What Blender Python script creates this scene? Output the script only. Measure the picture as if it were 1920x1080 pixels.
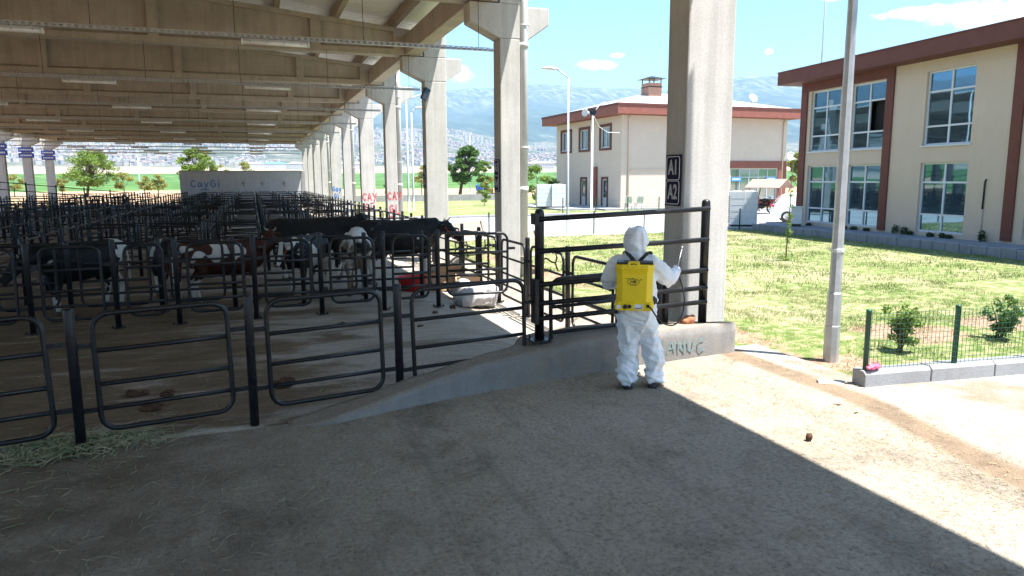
import bpy, bmesh, math, random
import numpy as np
from mathutils import Vector, Matrix, noise as mnoise
R = math.radians
random.seed(7)
rng = np.random.default_rng(11)
for o in list(bpy.data.objects): bpy.data.objects.remove(o)
scene = bpy.context.scene
col = scene.collection

# ------------------------------------------------------------------ camera
CAM_H = 2.3; FPX = 1350.0; PITCH = R(8.6574); YAW = R(19.6252); ROLL = R(0.3)
_f = Vector((math.sin(YAW)*math.cos(PITCH), math.cos(YAW)*math.cos(PITCH), -math.sin(PITCH)))
_r0 = Vector((math.cos(YAW), -math.sin(YAW), 0)); _u0 = _r0.cross(_f)
_r = _r0*math.cos(ROLL) - _u0*math.sin(ROLL); _u = _u0*math.cos(ROLL) + _r0*math.sin(ROLL)
cam_data = bpy.data.cameras.new('camera'); cam = bpy.data.objects.new('camera', cam_data); col.objects.link(cam)
cam_data.sensor_width = 36; cam_data.lens = 36*FPX/1920; cam_data.clip_start = 0.05; cam_data.clip_end = 30000
cam.matrix_world = Matrix(((_r.x, _u.x, -_f.x, 0), (_r.y, _u.y, -_f.y, 0), (_r.z, _u.z, -_f.z, CAM_H), (0, 0, 0, 1)))
scene.camera = cam
def at(px, py, z=0.0):
    'the point at height z seen at a pixel of the 1920x1080 photograph'
    d = _r*((px-960)/FPX) - _u*((py-540)/FPX) + _f
    return Vector((0, 0, CAM_H)) + d*((z-CAM_H)/d.z)

# ------------------------------------------------------------------ sky, sun, exposure
SUN = Vector((0.255, -0.24, 1.0)).normalized()
world = bpy.data.worlds.new("World"); scene.world = world; world.use_nodes = True
wn = world.node_tree.nodes; wl = world.node_tree.links; wn.clear()
def N(nodes, t, **kw):
    n = nodes.new(t)
    for k, v in kw.items():
        if k.startswith('i_'):
            n.inputs[k[2:].replace('_', ' ')].default_value = v
        else: setattr(n, k, v)
    return n
def M_(nodes, links, op, a, b=None, c=None):
    n = nodes.new('ShaderNodeMath'); n.operation = op
    for i, v in enumerate((a, b, c)):
        if v is None: continue
        if isinstance(v, (int, float)): n.inputs[i].default_value = v
        else: links.new(v, n.inputs[i])
    return n.outputs[0]
sky = N(wn, 'ShaderNodeTexSky', sky_type='NISHITA', sun_disc=False)
sky.sun_elevation = math.asin(SUN.z); sky.sun_rotation = math.atan2(SUN.x, SUN.y)
sky.air_density = 1.0; sky.dust_density = 0.6; sky.ozone_density = 1.2
tint = N(wn, 'ShaderNodeMix', data_type='RGBA', blend_type='MULTIPLY'); tint.inputs[0].default_value = 1.0
tint.inputs[7].default_value = (0.52, 0.86, 1.0, 1)
wl.new(sky.outputs[0], tint.inputs[6])
tc = N(wn, 'ShaderNodeTexCoord'); sp = N(wn, 'ShaderNodeSeparateXYZ'); wl.new(tc.outputs['Generated'], sp.inputs[0])
az = M_(wn, wl, 'ARCTAN2', sp.outputs[0], sp.outputs[1]); el = M_(wn, wl, 'ARCSINE', sp.outputs[2])
nz = N(wn, 'ShaderNodeTexNoise'); nz.inputs['Scale'].default_value = 48; nz.inputs['Detail'].default_value = 9; nz.inputs['Roughness'].default_value = 0.62
cmb = N(wn, 'ShaderNodeMapping'); cmb.inputs['Scale'].default_value = (1, 1, 1.7)
wl.new(tc.outputs['Generated'], cmb.inputs[0]); wl.new(cmb.outputs[0], nz.inputs['Vector'])
def cloud(a0, e0, w, h, amp=1.0):
    dx = M_(wn, wl, 'DIVIDE', M_(wn, wl, 'SUBTRACT', az, R(a0)), R(w)); dy = M_(wn, wl, 'DIVIDE', M_(wn, wl, 'SUBTRACT', el, R(e0)), R(h))
    d = M_(wn, wl, 'ADD', M_(wn, wl, 'MULTIPLY', dx, dx), M_(wn, wl, 'MULTIPLY', dy, dy))
    return M_(wn, wl, 'MULTIPLY', M_(wn, wl, 'SUBTRACT', 1.0, d), amp)
# cumulus banks: azimuth from the barn axis (deg), elevation (deg), half width, half height
CL = [(51.0, 10.4, 3.6, 0.9), (54.5, 9.9, 4.5, 1.5), (47.6, 10.7, 2.6, 0.45), (58, 9, 4, 2.2), (26.3, 8.5, 1.9, 0.5), (27.7, 9.1, 0.7, 0.25), (38.7, 8.95, 0.4, .3), (15.9, 7.9, 1.2, 0.8), (37.6, 6.6, 2.2, 0.7), (40.5, 6.3, 1.8, 0.6), (43, 12.2, 1.5, .3),
      (-60, 25, 30, 8), (120, 30, 35, 9), (200, 28, 30, 10), (-120, 20, 25, 7)]
acc = None
for c in CL:
    v = cloud(*c); acc = v if acc is None else M_(wn, wl, 'MAXIMUM', acc, v)
acc = M_(wn, wl, 'ADD', acc, M_(wn, wl, 'MULTIPLY', M_(wn, wl, 'SUBTRACT', nz.outputs[0], 0.52), 2.6))
mr = N(wn, 'ShaderNodeMapRange', interpolation_type='SMOOTHSTEP'); mr.inputs[1].default_value = 0.0; mr.inputs[2].default_value = 1.1
wl.new(acc, mr.inputs[0])
cm = N(wn, 'ShaderNodeMix', data_type='RGBA'); wl.new(mr.outputs[0], cm.inputs[0])
wl.new(tint.outputs[2], cm.inputs[6]); cm.inputs[7].default_value = (8.0, 8.2, 8.4, 1)
bg = N(wn, 'ShaderNodeBackground'); bg.inputs[1].default_value = 0.088
wl.new(cm.outputs[2], bg.inputs[0]); wo = N(wn, 'ShaderNodeOutputWorld'); wl.new(bg.outputs[0], wo.inputs[0])

sl = bpy.data.lights.new('sun', 'SUN'); sl.energy = 5.0; sl.angle = R(0.5); sl.color = (1.0, 0.965, 0.91)
sun = bpy.data.objects.new('sun', sl); col.objects.link(sun); sun.rotation_euler = SUN.to_track_quat('Z', 'Y').to_euler()
sun.location = (20, -20, 60)
scene.render.engine = 'CYCLES'
scene.cycles.max_bounces = 8; scene.cycles.diffuse_bounces = 4; scene.cycles.volume_bounces = 0
scene.view_settings.view_transform = 'Standard'; scene.view_settings.look = 'None'
scene.view_settings.exposure = 1.9; scene.view_settings.gamma = 1.0; scene.view_settings.use_curve_mapping = False

# ------------------------------------------------------------------ helpers
def tag(o, label=None, cat=None, group=None, kind=None):
    if label: o['label'] = label
    if cat: o['category'] = cat
    if group: o['group'] = group
    if kind: o['kind'] = kind
    return o
def empty(name, loc=(0, 0, 0), rz=0.0):
    o = bpy.data.objects.new(name, None); o.location = loc; o.rotation_euler = (0, 0, rz); o.empty_display_size = 0.2
    col.objects.link(o); return o
def kids(o): return [c for c in bpy.data.objects if c.parent == o]
KIDS = {}
def link(o, parent=None):
    col.objects.link(o)
    if parent is not None:
        o.parent = parent; KIDS.setdefault(parent, []).append(o)
    return o
def dup(root, loc=None, rz=None, label=None, group=None, parent=None, scale=None):
    c = root.copy()
    link(c, parent)
    if loc is not None: c.location = loc
    if rz is not None: c.rotation_euler = (0, 0, rz)
    if scale is not None: c.scale = scale
    if label: c['label'] = label
    if group: c['group'] = group
    for ch in list(KIDS.get(root, [])): dup(ch, parent=c)
    return c
class MB:
    def __init__(s): s.v = []; s.f = []; s.mi = []; s.sm = []; s.M = None; s.cur = 0; s.smooth = False
    def add(s, vs, fs, smooth=None):
        b = len(s.v); M = s.M
        s.v += [tuple(M @ Vector(p)) if M is not None else tuple(p) for p in vs]
        for f in fs:
            s.f.append(tuple(b+i for i in f)); s.mi.append(s.cur); s.sm.append(s.smooth if smooth is None else smooth)
        return s
    def box(s, x0, x1, y0, y1, z0, z1):
        return s.add([(x0,y0,z0),(x1,y0,z0),(x1,y1,z0),(x0,y1,z0),(x0,y0,z1),(x1,y0,z1),(x1,y1,z1),(x0,y1,z1)],
                     [(3,2,1,0),(4,5,6,7),(0,1,5,4),(1,2,6,5),(2,3,7,6),(3,0,4,7)], False)
    def cbox(s, c, d): return s.box(c[0]-d[0]/2, c[0]+d[0]/2, c[1]-d[1]/2, c[1]+d[1]/2, c[2]-d[2]/2, c[2]+d[2]/2)
    def prism(s, pts, vec):
        n = len(pts); v = Vector(vec); a = [tuple(p) for p in pts]; b = [tuple(Vector(p)+v) for p in pts]
        nrm = Vector((0, 0, 0))
        for i in range(n): nrm += Vector(a[i]).cross(Vector(a[(i+1) % n]))
        fl = nrm.dot(v) > 0
        fs = [tuple(range(n)), tuple(range(2*n-1, n-1, -1))] + [(i, i+n, (i+1) % n+n, (i+1) % n) for i in range(n)]
        if fl: fs = [tuple(reversed(f)) for f in fs]
        return s.add(a+b, fs, False)
    def tube(s, pts, r, n=8, closed=False, sx=1.0, caps=True):
        P = [Vector(p) for p in pts]; m = len(P); rr = [r]*m if isinstance(r, (int, float)) else list(r)
        vs = []; fs = []; T = []
        for i in range(m):
            if closed: t = P[(i+1) % m]-P[i-1]
            else: t = P[min(i+1, m-1)]-P[max(i-1, 0)]
            T.append(t.normalized() if t.length > 1e-9 else Vector((0, 0, 1)))
        up = Vector((0, 0, 1)) if abs(T[0].z) < 0.9 else Vector((1, 0, 0))
        a = T[0].cross(up).normalized()
        for i in range(m):
            a = (a - T[i]*a.dot(T[i])).normalized(); b = T[i].cross(a)
            for k in range(n):
                q = 2*math.pi*k/n
                vs.append(P[i] + a*(math.cos(q)*rr[i]*sx) + b*(math.sin(q)*rr[i]))
        for i in range(m if closed else m-1):
            j = (i+1) % m
            for k in range(n):
                k2 = (k+1) % n
                fs.append((i*n+k, i*n+k2, j*n+k2, j*n+k))
        if caps and not closed:
            fs.append(tuple(range(n-1, -1, -1))); fs.append(tuple(range((m-1)*n, m*n)))
        return s.add(vs, fs, True)
    def loft(s, rings):
        'rings: lists of equal length of points; capped'
        n = len(rings[0]); vs = [p for r in rings for p in r]; fs = []
        for i in range(len(rings)-1):
            for k in range(n):
                k2 = (k+1) % n; fs.append((i*n+k, i*n+k2, (i+1)*n+k2, (i+1)*n+k))
        fs.append(tuple(range(n-1, -1, -1))); fs.append(tuple(range((len(rings)-1)*n, len(rings)*n)))
        return s.add(vs, fs, True)
    def lathe(s, prof, c=(0, 0, 0), n=16, axis='z'):
        rings = []
        for (r, h) in prof:
            ring = []
            for k in range(n):
                q = 2*math.pi*k/n
                if axis == 'z': p = (c[0]+r*math.cos(q), c[1]+r*math.sin(q), c[2]+h)
                elif axis == 'x': p = (c[0]+h, c[1]+r*math.cos(q), c[2]+r*math.sin(q))
                else: p = (c[0]+r*math.sin(q), c[1]+h, c[2]+r*math.cos(q))
                ring.append(p)
            rings.append(ring)
        return s.loft(rings)
    def ball(s, c, r, n=12, m=8):
        rx, ry, rz = (r, r, r) if isinstance(r, (int, float)) else r
        rings = []
        for i in range(m+1):
            t = -math.pi/2 + math.pi*(0.02+0.96*i/m)
            rings.append([(c[0]+rx*math.cos(t)*math.cos(2*math.pi*k/n), c[1]+ry*math.cos(t)*math.sin(2*math.pi*k/n), c[2]+rz*math.sin(t)) for k in range(n)])
        return s.loft(rings)
    def mesh(s, name, mats):
        me = bpy.data.meshes.new(name); me.from_pydata(s.v, [], s.f)
        for m in (mats if isinstance(mats, (list, tuple)) else [mats]): me.materials.append(m)
        me.polygons.foreach_set('material_index', s.mi); me.polygons.foreach_set('use_smooth', s.sm); me.update()
        return me
    def build(s, name, mats, parent=None, loc=None, rz=None):
        o = bpy.data.objects.new(name, s.mesh(name, mats)); link(o, parent)
        if loc is not None: o.location = loc
        if rz is not None: o.rotation_euler = (0, 0, rz)
        return o
def bevel(o, w=0.01, seg=2):
    m = o.modifiers.new('bevel', 'BEVEL'); m.width = w; m.segments = seg; m.limit_method = 'ANGLE'; m.angle_limit = R(40); return o
def np_mesh(name, V, F, mat, smooth=False):
    'V (n,3) array, F (m,k) array of equal sized faces'
    me = bpy.data.meshes.new(name); k = F.shape[1]
    me.vertices.add(len(V)); me.vertices.foreach_set('co', V.astype(np.float32).ravel())
    me.loops.add(F.size); me.loops.foreach_set('vertex_index', F.astype(np.int32).ravel())
    me.polygons.add(len(F)); me.polygons.foreach_set('loop_start', np.arange(0, F.size, k, dtype=np.int32))
    me.polygons.foreach_set('use_smooth', np.full(len(F), smooth))
    me.materials.append(mat); me.update(calc_edges=True); me.validate()
    return me
def remesh(mb, voxel, smooth=6, factor=0.5):
    o = bpy.data.objects.new('tmp', mb.mesh('tmp', [])); col.objects.link(o)
    m = o.modifiers.new('r', 'REMESH'); m.mode = 'VOXEL'; m.voxel_size = voxel
    if smooth:
        m = o.modifiers.new('s', 'SMOOTH'); m.iterations = smooth; m.factor = factor
    bpy.context.view_layer.update()
    dg = bpy.context.evaluated_depsgraph_get()
    me = bpy.data.meshes.new_from_object(o.evaluated_get(dg)); bpy.data.objects.remove(o)
    me.polygons.foreach_set('use_smooth', [True]*len(me.polygons))
    return me
def text_mesh(body, size, extrude=0.0015, align='CENTER', bold=0.0):
    cu = bpy.data.curves.new('t', 'FONT'); cu.body = body; cu.size = size; cu.extrude = extrude; cu.align_x = align; cu.align_y = 'CENTER'; cu.offset = bold
    o = bpy.data.objects.new('t', cu); col.objects.link(o); bpy.context.view_layer.update()
    me = bpy.data.meshes.new_from_object(o.evaluated_get(bpy.context.evaluated_depsgraph_get()))
    bpy.data.objects.remove(o); return me
def text(body, size, mat, parent, origin, right, up, name='lettering', sx=1.0, bold=0.0):
    me = text_mesh(body, size, bold=bold); me.materials.clear(); me.materials.append(mat)
    r = Vector(right).normalized(); u = Vector(up).normalized(); n = r.cross(u)
    me.transform(Matrix(((r.x*sx, u.x, n.x, origin[0]), (r.y*sx, u.y, n.y, origin[1]), (r.z*sx, u.z, n.z, origin[2]), (0, 0, 0, 1))))
    o = bpy.data.objects.new(name, me); link(o, parent); return o
def strokes(mb, lines, origin, right, up, w, t=0.002):
    'hand painted strokes on a flat face: polylines in (right, up) coordinates'
    r = Vector(right).normalized(); u = Vector(up).normalized(); n = r.cross(u); O = Vector(origin)
    for L in lines:
        for i in range(len(L)-1):
            a = Vector((L[i][0], L[i][1])); b = Vector((L[i+1][0], L[i+1][1])); d = (b-a)
            if d.length < 1e-6: continue
            d.normalize(); q = Vector((-d.y, d.x))*w/2; a = a-d*w*0.3; b = b+d*w*0.3
            ww = [a-q, b-q, b+q, a+q]
            mb.prism([O + r*p.x + u*p.y + n*t*(0.5+0.3*((i*7) % 5)/5) for p in ww], n*t)

# ------------------------------------------------------------------ materials
MAT = {}
def nm(name):
    m = bpy.data.materials.new(name); m.use_nodes = True; nt = m.node_tree
    b = nt.nodes['Principled BSDF']; MAT[name] = m
    return m, nt.nodes, nt.links, b
def ramp(n, l, src, stops, interp='LINEAR'):
    cr = n.new('ShaderNodeValToRGB'); cr.color_ramp.interpolation = interp
    e = cr.color_ramp.elements
    while len(e) < len(stops): e.new(0.5)
    for i, (p, c) in enumerate(stops):
        e[i].position = p; e[i].color = (c[0], c[1], c[2], 1) if not isinstance(c, (int, float)) else (c, c, c, 1)
    l.new(src, cr.inputs[0]); return cr.outputs[0]
def coords(n, l, kind='pos', scale=(1, 1, 1)):
    mp = n.new('ShaderNodeMapping'); mp.inputs['Scale'].default_value = scale
    if kind == 'pos': g = n.new('ShaderNodeNewGeometry'); l.new(g.outputs['Position'], mp.inputs[0])
    else: g = n.new('ShaderNodeTexCoord'); l.new(g.outputs['Object'], mp.inputs[0])
    return mp.outputs[0]
def noi(n, l, vec, scale, detail=4, rough=0.55, dist=0.0):
    t = n.new('ShaderNodeTexNoise'); t.inputs['Scale'].default_value = scale; t.inputs['Detail'].default_value = detail
    t.inputs['Roughness'].default_value = rough; t.inputs['Distortion'].default_value = dist; l.new(vec, t.inputs['Vector']); return t.outputs[0]
def mix(n, l, fac, a, b, mode='MIX'):
    x = n.new('ShaderNodeMix'); x.data_type = 'RGBA'; x.blend_type = mode
    for i, v in ((0, fac), (6, a), (7, b)):
        if isinstance(v, (int, float)): x.inputs[i].default_value = v
        elif isinstance(v, tuple): x.inputs[i].default_value = (v[0], v[1], v[2], 1)
        else: l.new(v, x.inputs[i])
    return x.outputs[2]
def bump(n, l, b, h, strength=0.3, dist=0.01):
    bp = n.new('ShaderNodeBump'); bp.inputs['Strength'].default_value = strength; bp.inputs['Distance'].default_value = dist
    l.new(h, bp.inputs['Height']); l.new(bp.outputs[0], b.inputs['Normal'])
def mat(name, c, rough=0.6, var=0.15, scale=6.0, metal=0.0, bmp=0.0, bscale=60.0, spec=0.5, kind='obj', bdist=0.004):
    m, n, l, b = nm(name); v = coords(n, l, kind)
    a = noi(n, l, v, scale, 6, 0.6); d = tuple(x*(1-var) for x in c); e = tuple(min(1, x*(1+var)) for x in c)
    l.new(ramp(n, l, a, [(0.3, d), (0.7, e)]), b.inputs['Base Color'])
    b.inputs['Roughness'].default_value = rough; b.inputs['Metallic'].default_value = metal; b.inputs['Specular IOR Level'].default_value = spec
    if bmp: bump(n, l, b, noi(n, l, v, bscale, 5, 0.6), bmp, bdist)
    return m
def concrete(name, c, streak=0.3, stain=0.25, bmp=0.25, kind='pos', stainc=None):
    m, n, l, b = nm(name); v = coords(n, l, kind); vs = coords(n, l, kind, (7, 7, 0.35))
    a = noi(n, l, v, 1.3, 8, 0.65); s = noi(n, l, vs, 1.0, 5, 0.6); g = noi(n, l, v, 45, 4, 0.6)
    base = ramp(n, l, a, [(0.25, tuple(x*(1-stain) for x in c)), (0.55, c), (0.8, tuple(min(1, x*1.12) for x in c))])
    k = ramp(n, l, s, [(0.35, 1-streak), (0.62, 1.0)]); base = mix(n, l, 1.0, base, k, 'MULTIPLY')
    k2 = ramp(n, l, g, [(0.3, 0.88), (0.6, 1.04)]); base = mix(n, l, 1.0, base, k2, 'MULTIPLY')
    # small air holes
    vo = n.new('ShaderNodeTexVoronoi'); vo.inputs['Scale'].default_value = 9; l.new(v, vo.inputs['Vector'])
    h = ramp(n, l, vo.outputs['Distance'], [(0.035, 0.45), (0.06, 1.0)]); base = mix(n, l, 0.7, base, h, 'MULTIPLY')
    if stainc:
        q = noi(n, l, v, 0.9, 6, 0.7); fq = ramp(n, l, q, [(0.5, 0.0), (0.68, 0.8)]); base = mix(n, l, fq, base, stainc)
    l.new(base, b.inputs['Base Color']); b.inputs['Roughness'].default_value = 0.88; b.inputs['Specular IOR Level'].default_value = 0.25
    bump(n, l, b, g, bmp, 0.006)
    return m
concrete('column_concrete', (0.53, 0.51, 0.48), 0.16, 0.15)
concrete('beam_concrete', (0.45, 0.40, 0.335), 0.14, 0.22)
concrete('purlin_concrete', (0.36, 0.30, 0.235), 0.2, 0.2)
concrete('curb_concrete', (0.255, 0.24, 0.225), 0.12, 0.25, 0.5, 'pos', (0.30, 0.25, 0.19))
concrete('kerb_stone', (0.33, 0.33, 0.335), 0.1, 0.15, 0.5)
concrete('grey_wall', (0.30, 0.30, 0.30), 0.2, 0.2)
concrete('white_wall', (0.52, 0.53, 0.57), 0.12, 0.12)
def top_dirt(name, c):
    m = MAT[name]; n = m.node_tree.nodes; l = m.node_tree.links; b = n['Principled BSDF']; src = b.inputs['Base Color'].links[0].from_socket
    g = n.new('ShaderNodeNewGeometry'); s_ = n.new('ShaderNodeSeparateXYZ'); l.new(g.outputs['True Normal'], s_.inputs[0]); v = coords(n, l, 'pos')
    f = ramp(n, l, M_(n, l, 'ADD', s_.outputs[2], M_(n, l, 'MULTIPLY', M_(n, l, 'SUBTRACT', noi(n, l, v, 7, 5, .7), .5), .5)), [(.45, 0.0), (.75, .9)])
    d = ramp(n, l, noi(n, l, v, 30, 5, .75), [(.3, tuple(x*.55 for x in c)), (.65, c)]); l.new(mix(n, l, f, src, d), b.inputs['Base Color'])
top_dirt('curb_concrete', (.29, .24, .185))
mat('black_steel', (0.0055, 0.006, 0.0085), 0.34, 0.25, 14, 0.0, 0.12, 30, 0.5)
mat('worn_steel', (0.009, 0.0095, 0.013), 0.40, 0.4, 9, 0.0, 0.15, 40, 0.45)
mat('galvanised', (0.42, 0.43, 0.44), 0.42, 0.15, 8, 0.55)
mat('pole_grey', (0.40, 0.42, 0.44), 0.5, 0.08, 6, 0.25, 0.1, 25)
mat('pipe_plastic', (0.52, 0.52, 0.51), 0.45, 0.08, 3)
mat('lamp_plastic', (0.85, 0.85, 0.84), 0.3, 0.08, 4)
mat('black_plastic', (0.015, 0.015, 0.016), 0.4, 0.2, 12)
mat('rust_red', (0.24, 0.06, 0.04), 0.6, 0.2, 10)
mat('red_paint', (0.50, 0.10, 0.11), 0.85, 0.4, 14)
mat('blue_paint', (0.03, 0.16, 0.42), 0.7, 0.3, 30)
mat('teal_paint', (0.16, 0.255, 0.26), 0.9, 0.3, 30)
mat('navy_plate', (0.012, 0.013, 0.05), 0.6, 0.15, 5, 0, 0, 60, 0.2)
mat('sign_blue', (0.03, 0.05, 0.30), 0.4, 0.1, 5)
mat('cafe_blue', (0.01, 0.20, 0.62), 0.4, 0.1, 5)
mat('white_paint', (0.75, 0.75, 0.75), 0.5, 0.05, 5)
def chips(name, c, thr):
    m = MAT[name]; n = m.node_tree.nodes; l = m.node_tree.links; b = n['Principled BSDF']; src = b.inputs['Base Color'].links[0].from_socket; v = coords(n, l, 'pos')
    f = ramp(n, l, noi(n, l, v, 13, 6, .72), [(thr, 0.0), (thr+.05, .85)]); l.new(mix(n, l, f, src, c), b.inputs['Base Color']); l.new(ramp(n, l, noi(n, l, v, 6, 5, .7), [(.3, .25), (.7, .6)]), b.inputs['Roughness'])
chips('black_steel', (.05, .04, .033), .63); chips('worn_steel', (.06, .045, .035), .60)
mat('letter_grey', (0.50, 0.50, 0.52), 0.5, 0.1, 8)
mat('green_post', (0.012, 0.075, 0.05), 0.35, 0.2, 6)
mat('white_metal', (0.58, 0.59, 0.60), 0.4, 0.06, 4, 0.0, 0.05, 20)
mat('yellow_plastic', (0.86, 0.60, 0.005), 0.36, 0.06, 6, 0.0, 0.05, 120)
mat('rubber', (0.012, 0.012, 0.013), 0.6, 0.2, 20)
mat('shoe', (0.022, 0.024, 0.03), 0.6, 0.3, 18, 0, 0.2, 80)
mat('strap', (0.012, 0.012, 0.015), 0.8, 0.3, 60, 0, 0.3, 200)
mat('fascia_brown', (0.115, 0.038, 0.028), 0.7, 0.12, 3, 0, 0.25, 140, 0.3)
mat('fascia_red', (0.23, 0.08, 0.06), 0.7, 0.12, 3, 0, 0.2, 120, 0.3)
concrete('cream_render', (0.49, 0.40, 0.33), 0.035, 0.05, 0.5, 'obj')
concrete('cream_pale', (0.58, 0.475, 0.405), 0.03, 0.05, 0.4, 'obj')
mat('window_frame', (0.50, 0.53, 0.58), 0.45, 0.05, 5)
mat('terracotta', (0.40, 0.21, 0.14), 0.8, 0.15, 5)
mat('roof_metal', (0.42, 0.42, 0.43), 0.45, 0.08, 2)
mat('interior_dark', (0.015, 0.014, 0.014), 0.9, 0.2, 3)
mat('bark', (0.10, 0.07, 0.05), 0.9, 0.35, 9, 0, 0.6, 30)
mat('red_tub', (0.60, 0.02, 0.02), 0.4, 0.1, 6)
mat('cardboard', (0.40, 0.27, 0.17), 0.8, 0.12, 8)
mat('sack_white', (0.42, 0.40, 0.40), 0.7, 0.18, 9, 0, 0.6, 22, 0.3, 'obj', 0.02)
mat('dung', (0.075, 0.038, 0.02), 0.85, 0.4, 14, 0, 0.9, 40, 0.3, 'obj', 0.02)
mat('brick_rock', (0.42, 0.16, 0.08), 0.9, 0.3, 12, 0, 0.8, 40)
mat('pink_plastic', (0.62, 0.10, 0.20), 0.5, 0.2, 10)
mat('wood_slat', (0.30, 0.25, 0.20), 0.8, 0.25, 8, 0, 0.4, 40)
mat('swing_cloth', (0.30, 0.205, 0.17), 0.8, 0.1, 5)
mat('blue_barrel', (0.02, 0.12, 0.50), 0.4, 0.1, 5)
mat('car_white', (0.75, 0.76, 0.78), 0.25, 0.03, 4)
mat('tail_red', (0.50, 0.02, 0.03), 0.3, 0.1, 5)
mat('skin', (0.55, 0.35, 0.26), 0.6, 0.08, 12)
mat('rope', (0.45, 0.38, 0.26), 0.9, 0.2, 30)
mat('halter_red', (0.45, 0.08, 0.03), 0.8, 0.2, 30)
mat('hoof', (0.10, 0.075, 0.055), 0.7, 0.3, 20)
mat('horn', (0.35, 0.30, 0.22), 0.5, 0.25, 14)
mat('eye', (0.01, 0.008, 0.007), 0.1, 0.1, 5)
def glass(name, c, metal=0.85, rough=0.02):
    m, n, l, b = nm(name); v = coords(n, l, 'obj'); a = noi(n, l, v, 0.7, 2)
    l.new(ramp(n, l, a, [(0.3, tuple(x*0.85 for x in c)), (0.7, c)]), b.inputs['Base Color'])
    b.inputs['Metallic'].default_value = metal; b.inputs['Roughness'].default_value = rough
    bump(n, l, b, noi(n, l, v, 1.1, 2), 0.05, 0.02); return m
glass('window_glass', (0.13, 0.23, 0.31)); glass('pale_glass', (0.28, 0.36, 0.40), 0.8, 0.05); glass('car_glass', (0.04, 0.05, 0.06))
# ------------------------------------------------------------------ ground, floors, road, lawn, far land
LAWN_Z = 0.17
def apron_z(x): return 0.006 + min(0.2, 0.036*max(0.0, x))
def sstep(a, b, x):
    t = min(1, max(0, (x-a)/(b-a))); return t*t*(3-2*t)
def far_z(x, y):
    r = math.hypot(x, y); th = math.degrees(math.atan2(x, y))
    def nz_(s, o=0.0): return mnoise.fractal(Vector((x*s+o, y*s-o, o)), 1.0, 2.1, 5)
    z = -0.06 + 0.13*sstep(70, 110, r)
    z += 6.5*sstep(0, 1, (r-110)/520*0.5)*2*0.55 if r < 630 else 0
    if r >= 630: z += 7.15
    if r > 630: z += 17*min(1, (r-630)/870)
    hill = 195*(1-0.40*sstep(13, 22, th))
    if r > 1500:
        t = min(1, (r-1500)/1600); z += hill*(t**1.15)
    if r > 3000:
        t = min(1, (r-3000)/1500); z += (345-hill)*sstep(0, 1, t)*(0.86+0.14*math.sin(th*0.35))
    if r > 4200:
        t = sstep(0, 1, (r-4200)/2300); rid = 440 + 26*math.sin(th*0.17+0.9) + 14*math.sin(th*0.55) - 45*sstep(30, 46, th)
        z += t*rid
    if r > 6600: z -= (r-6600)*0.25
    if r > 1500: z += min(1, (r-1500)/1200)*(14 if r < 3000 else 34)*nz_(1/650.0, 3.1)
    if r > 3000: z += 22*nz_(1/230.0, 1.7)*min(1, (r-3000)/800)
    return z
# --- material of the wide ground: tan soil, green crop, pale fields, hillside, forested mountain
m, n, l, b = nm('far_land'); v = coords(n, l, 'pos')
sx = n.new('ShaderNodeSeparateXYZ'); l.new(v, sx.inputs[0])
ln = n.new('ShaderNodeVectorMath'); ln.operation = 'LENGTH'; l.new(v, ln.inputs[0])
wob = noi(n, l, v, 0.004, 5); rr_ = M_(n, l, 'ADD', ln.outputs['Value'], M_(n, l, 'MULTIPLY', M_(n, l, 'SUBTRACT', wob, 0.5), 90.0))
soil = ramp(n, l, noi(n, l, v, 0.16, 6, 0.65), [(0.3, (0.32, 0.20, 0.12)), (0.5, (0.40, 0.26, 0.165)), (0.66, (0.20, 0.19, 0.075))])
vr = coords(n, l, 'pos', (0.10, 0.035, 1)); crop = ramp(n, l, noi(n, l, vr, 1.0, 5, 0.6), [(0.3, (0.03, 0.075, 0.02)), (0.52, (0.065, 0.135, 0.035)), (0.75, (0.15, 0.21, 0.075))])
pale = ramp(n, l, noi(n, l, v, 0.007, 6, 0.6), [(0.3, (0.26, 0.20, 0.145)), (0.5, (0.36, 0.295, 0.22)), (0.62, (0.11, 0.14, 0.075)), (0.8, (0.33, 0.27, 0.21))])
town = ramp(n, l, noi(n, l, v, 0.012, 6, 0.7), [(0.36, (0.035, 0.055, 0.035)), (0.5, (0.08, 0.085, 0.06)), (0.66, (0.22, 0.19, 0.155))])
dark = ramp(n, l, noi(n, l, coords(n, l, 'pos', (1, 0.22, 0.4)), 0.012, 8, 0.7), [(0.40, (0.02, 0.035, 0.032)), (0.58, (0.04, 0.06, 0.045)), (0.76, (0.16, 0.16, 0.13))])
rock = ramp(n, l, noi(n, l, coords(n, l, 'pos', (1, 0.2, 0.4)), 0.030, 9, 0.74, 0.4), [(0.36, (0.02, 0.035, 0.03)), (0.47, (0.035, 0.05, 0.045)), (0.55, (0.10, 0.11, 0.10)), (0.72, (0.25, 0.25, 0.235))])
def step_(a, w):
    q = n.new('ShaderNodeMapRange'); q.interpolation_type = 'SMOOTHSTEP'; q.inputs[1].default_value = a; q.inputs[2].default_value = a+w; l.new(rr_, q.inputs[0]); return q.outputs[0]
c_ = mix(n, l, step_(165, 3), soil, crop); c_ = mix(n, l, step_(640, 15), c_, pale); c_ = mix(n, l, step_(1480, 120), c_, town)
c_ = mix(n, l, step_(3050, 200), c_, dark); c_ = mix(n, l, step_(4900, 700), c_, rock)
l.new(c_, b.inputs['Base Color']); b.inputs['Roughness'].default_value = 0.95; b.inputs['Specular IOR Level'].default_value = 0.1
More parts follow.
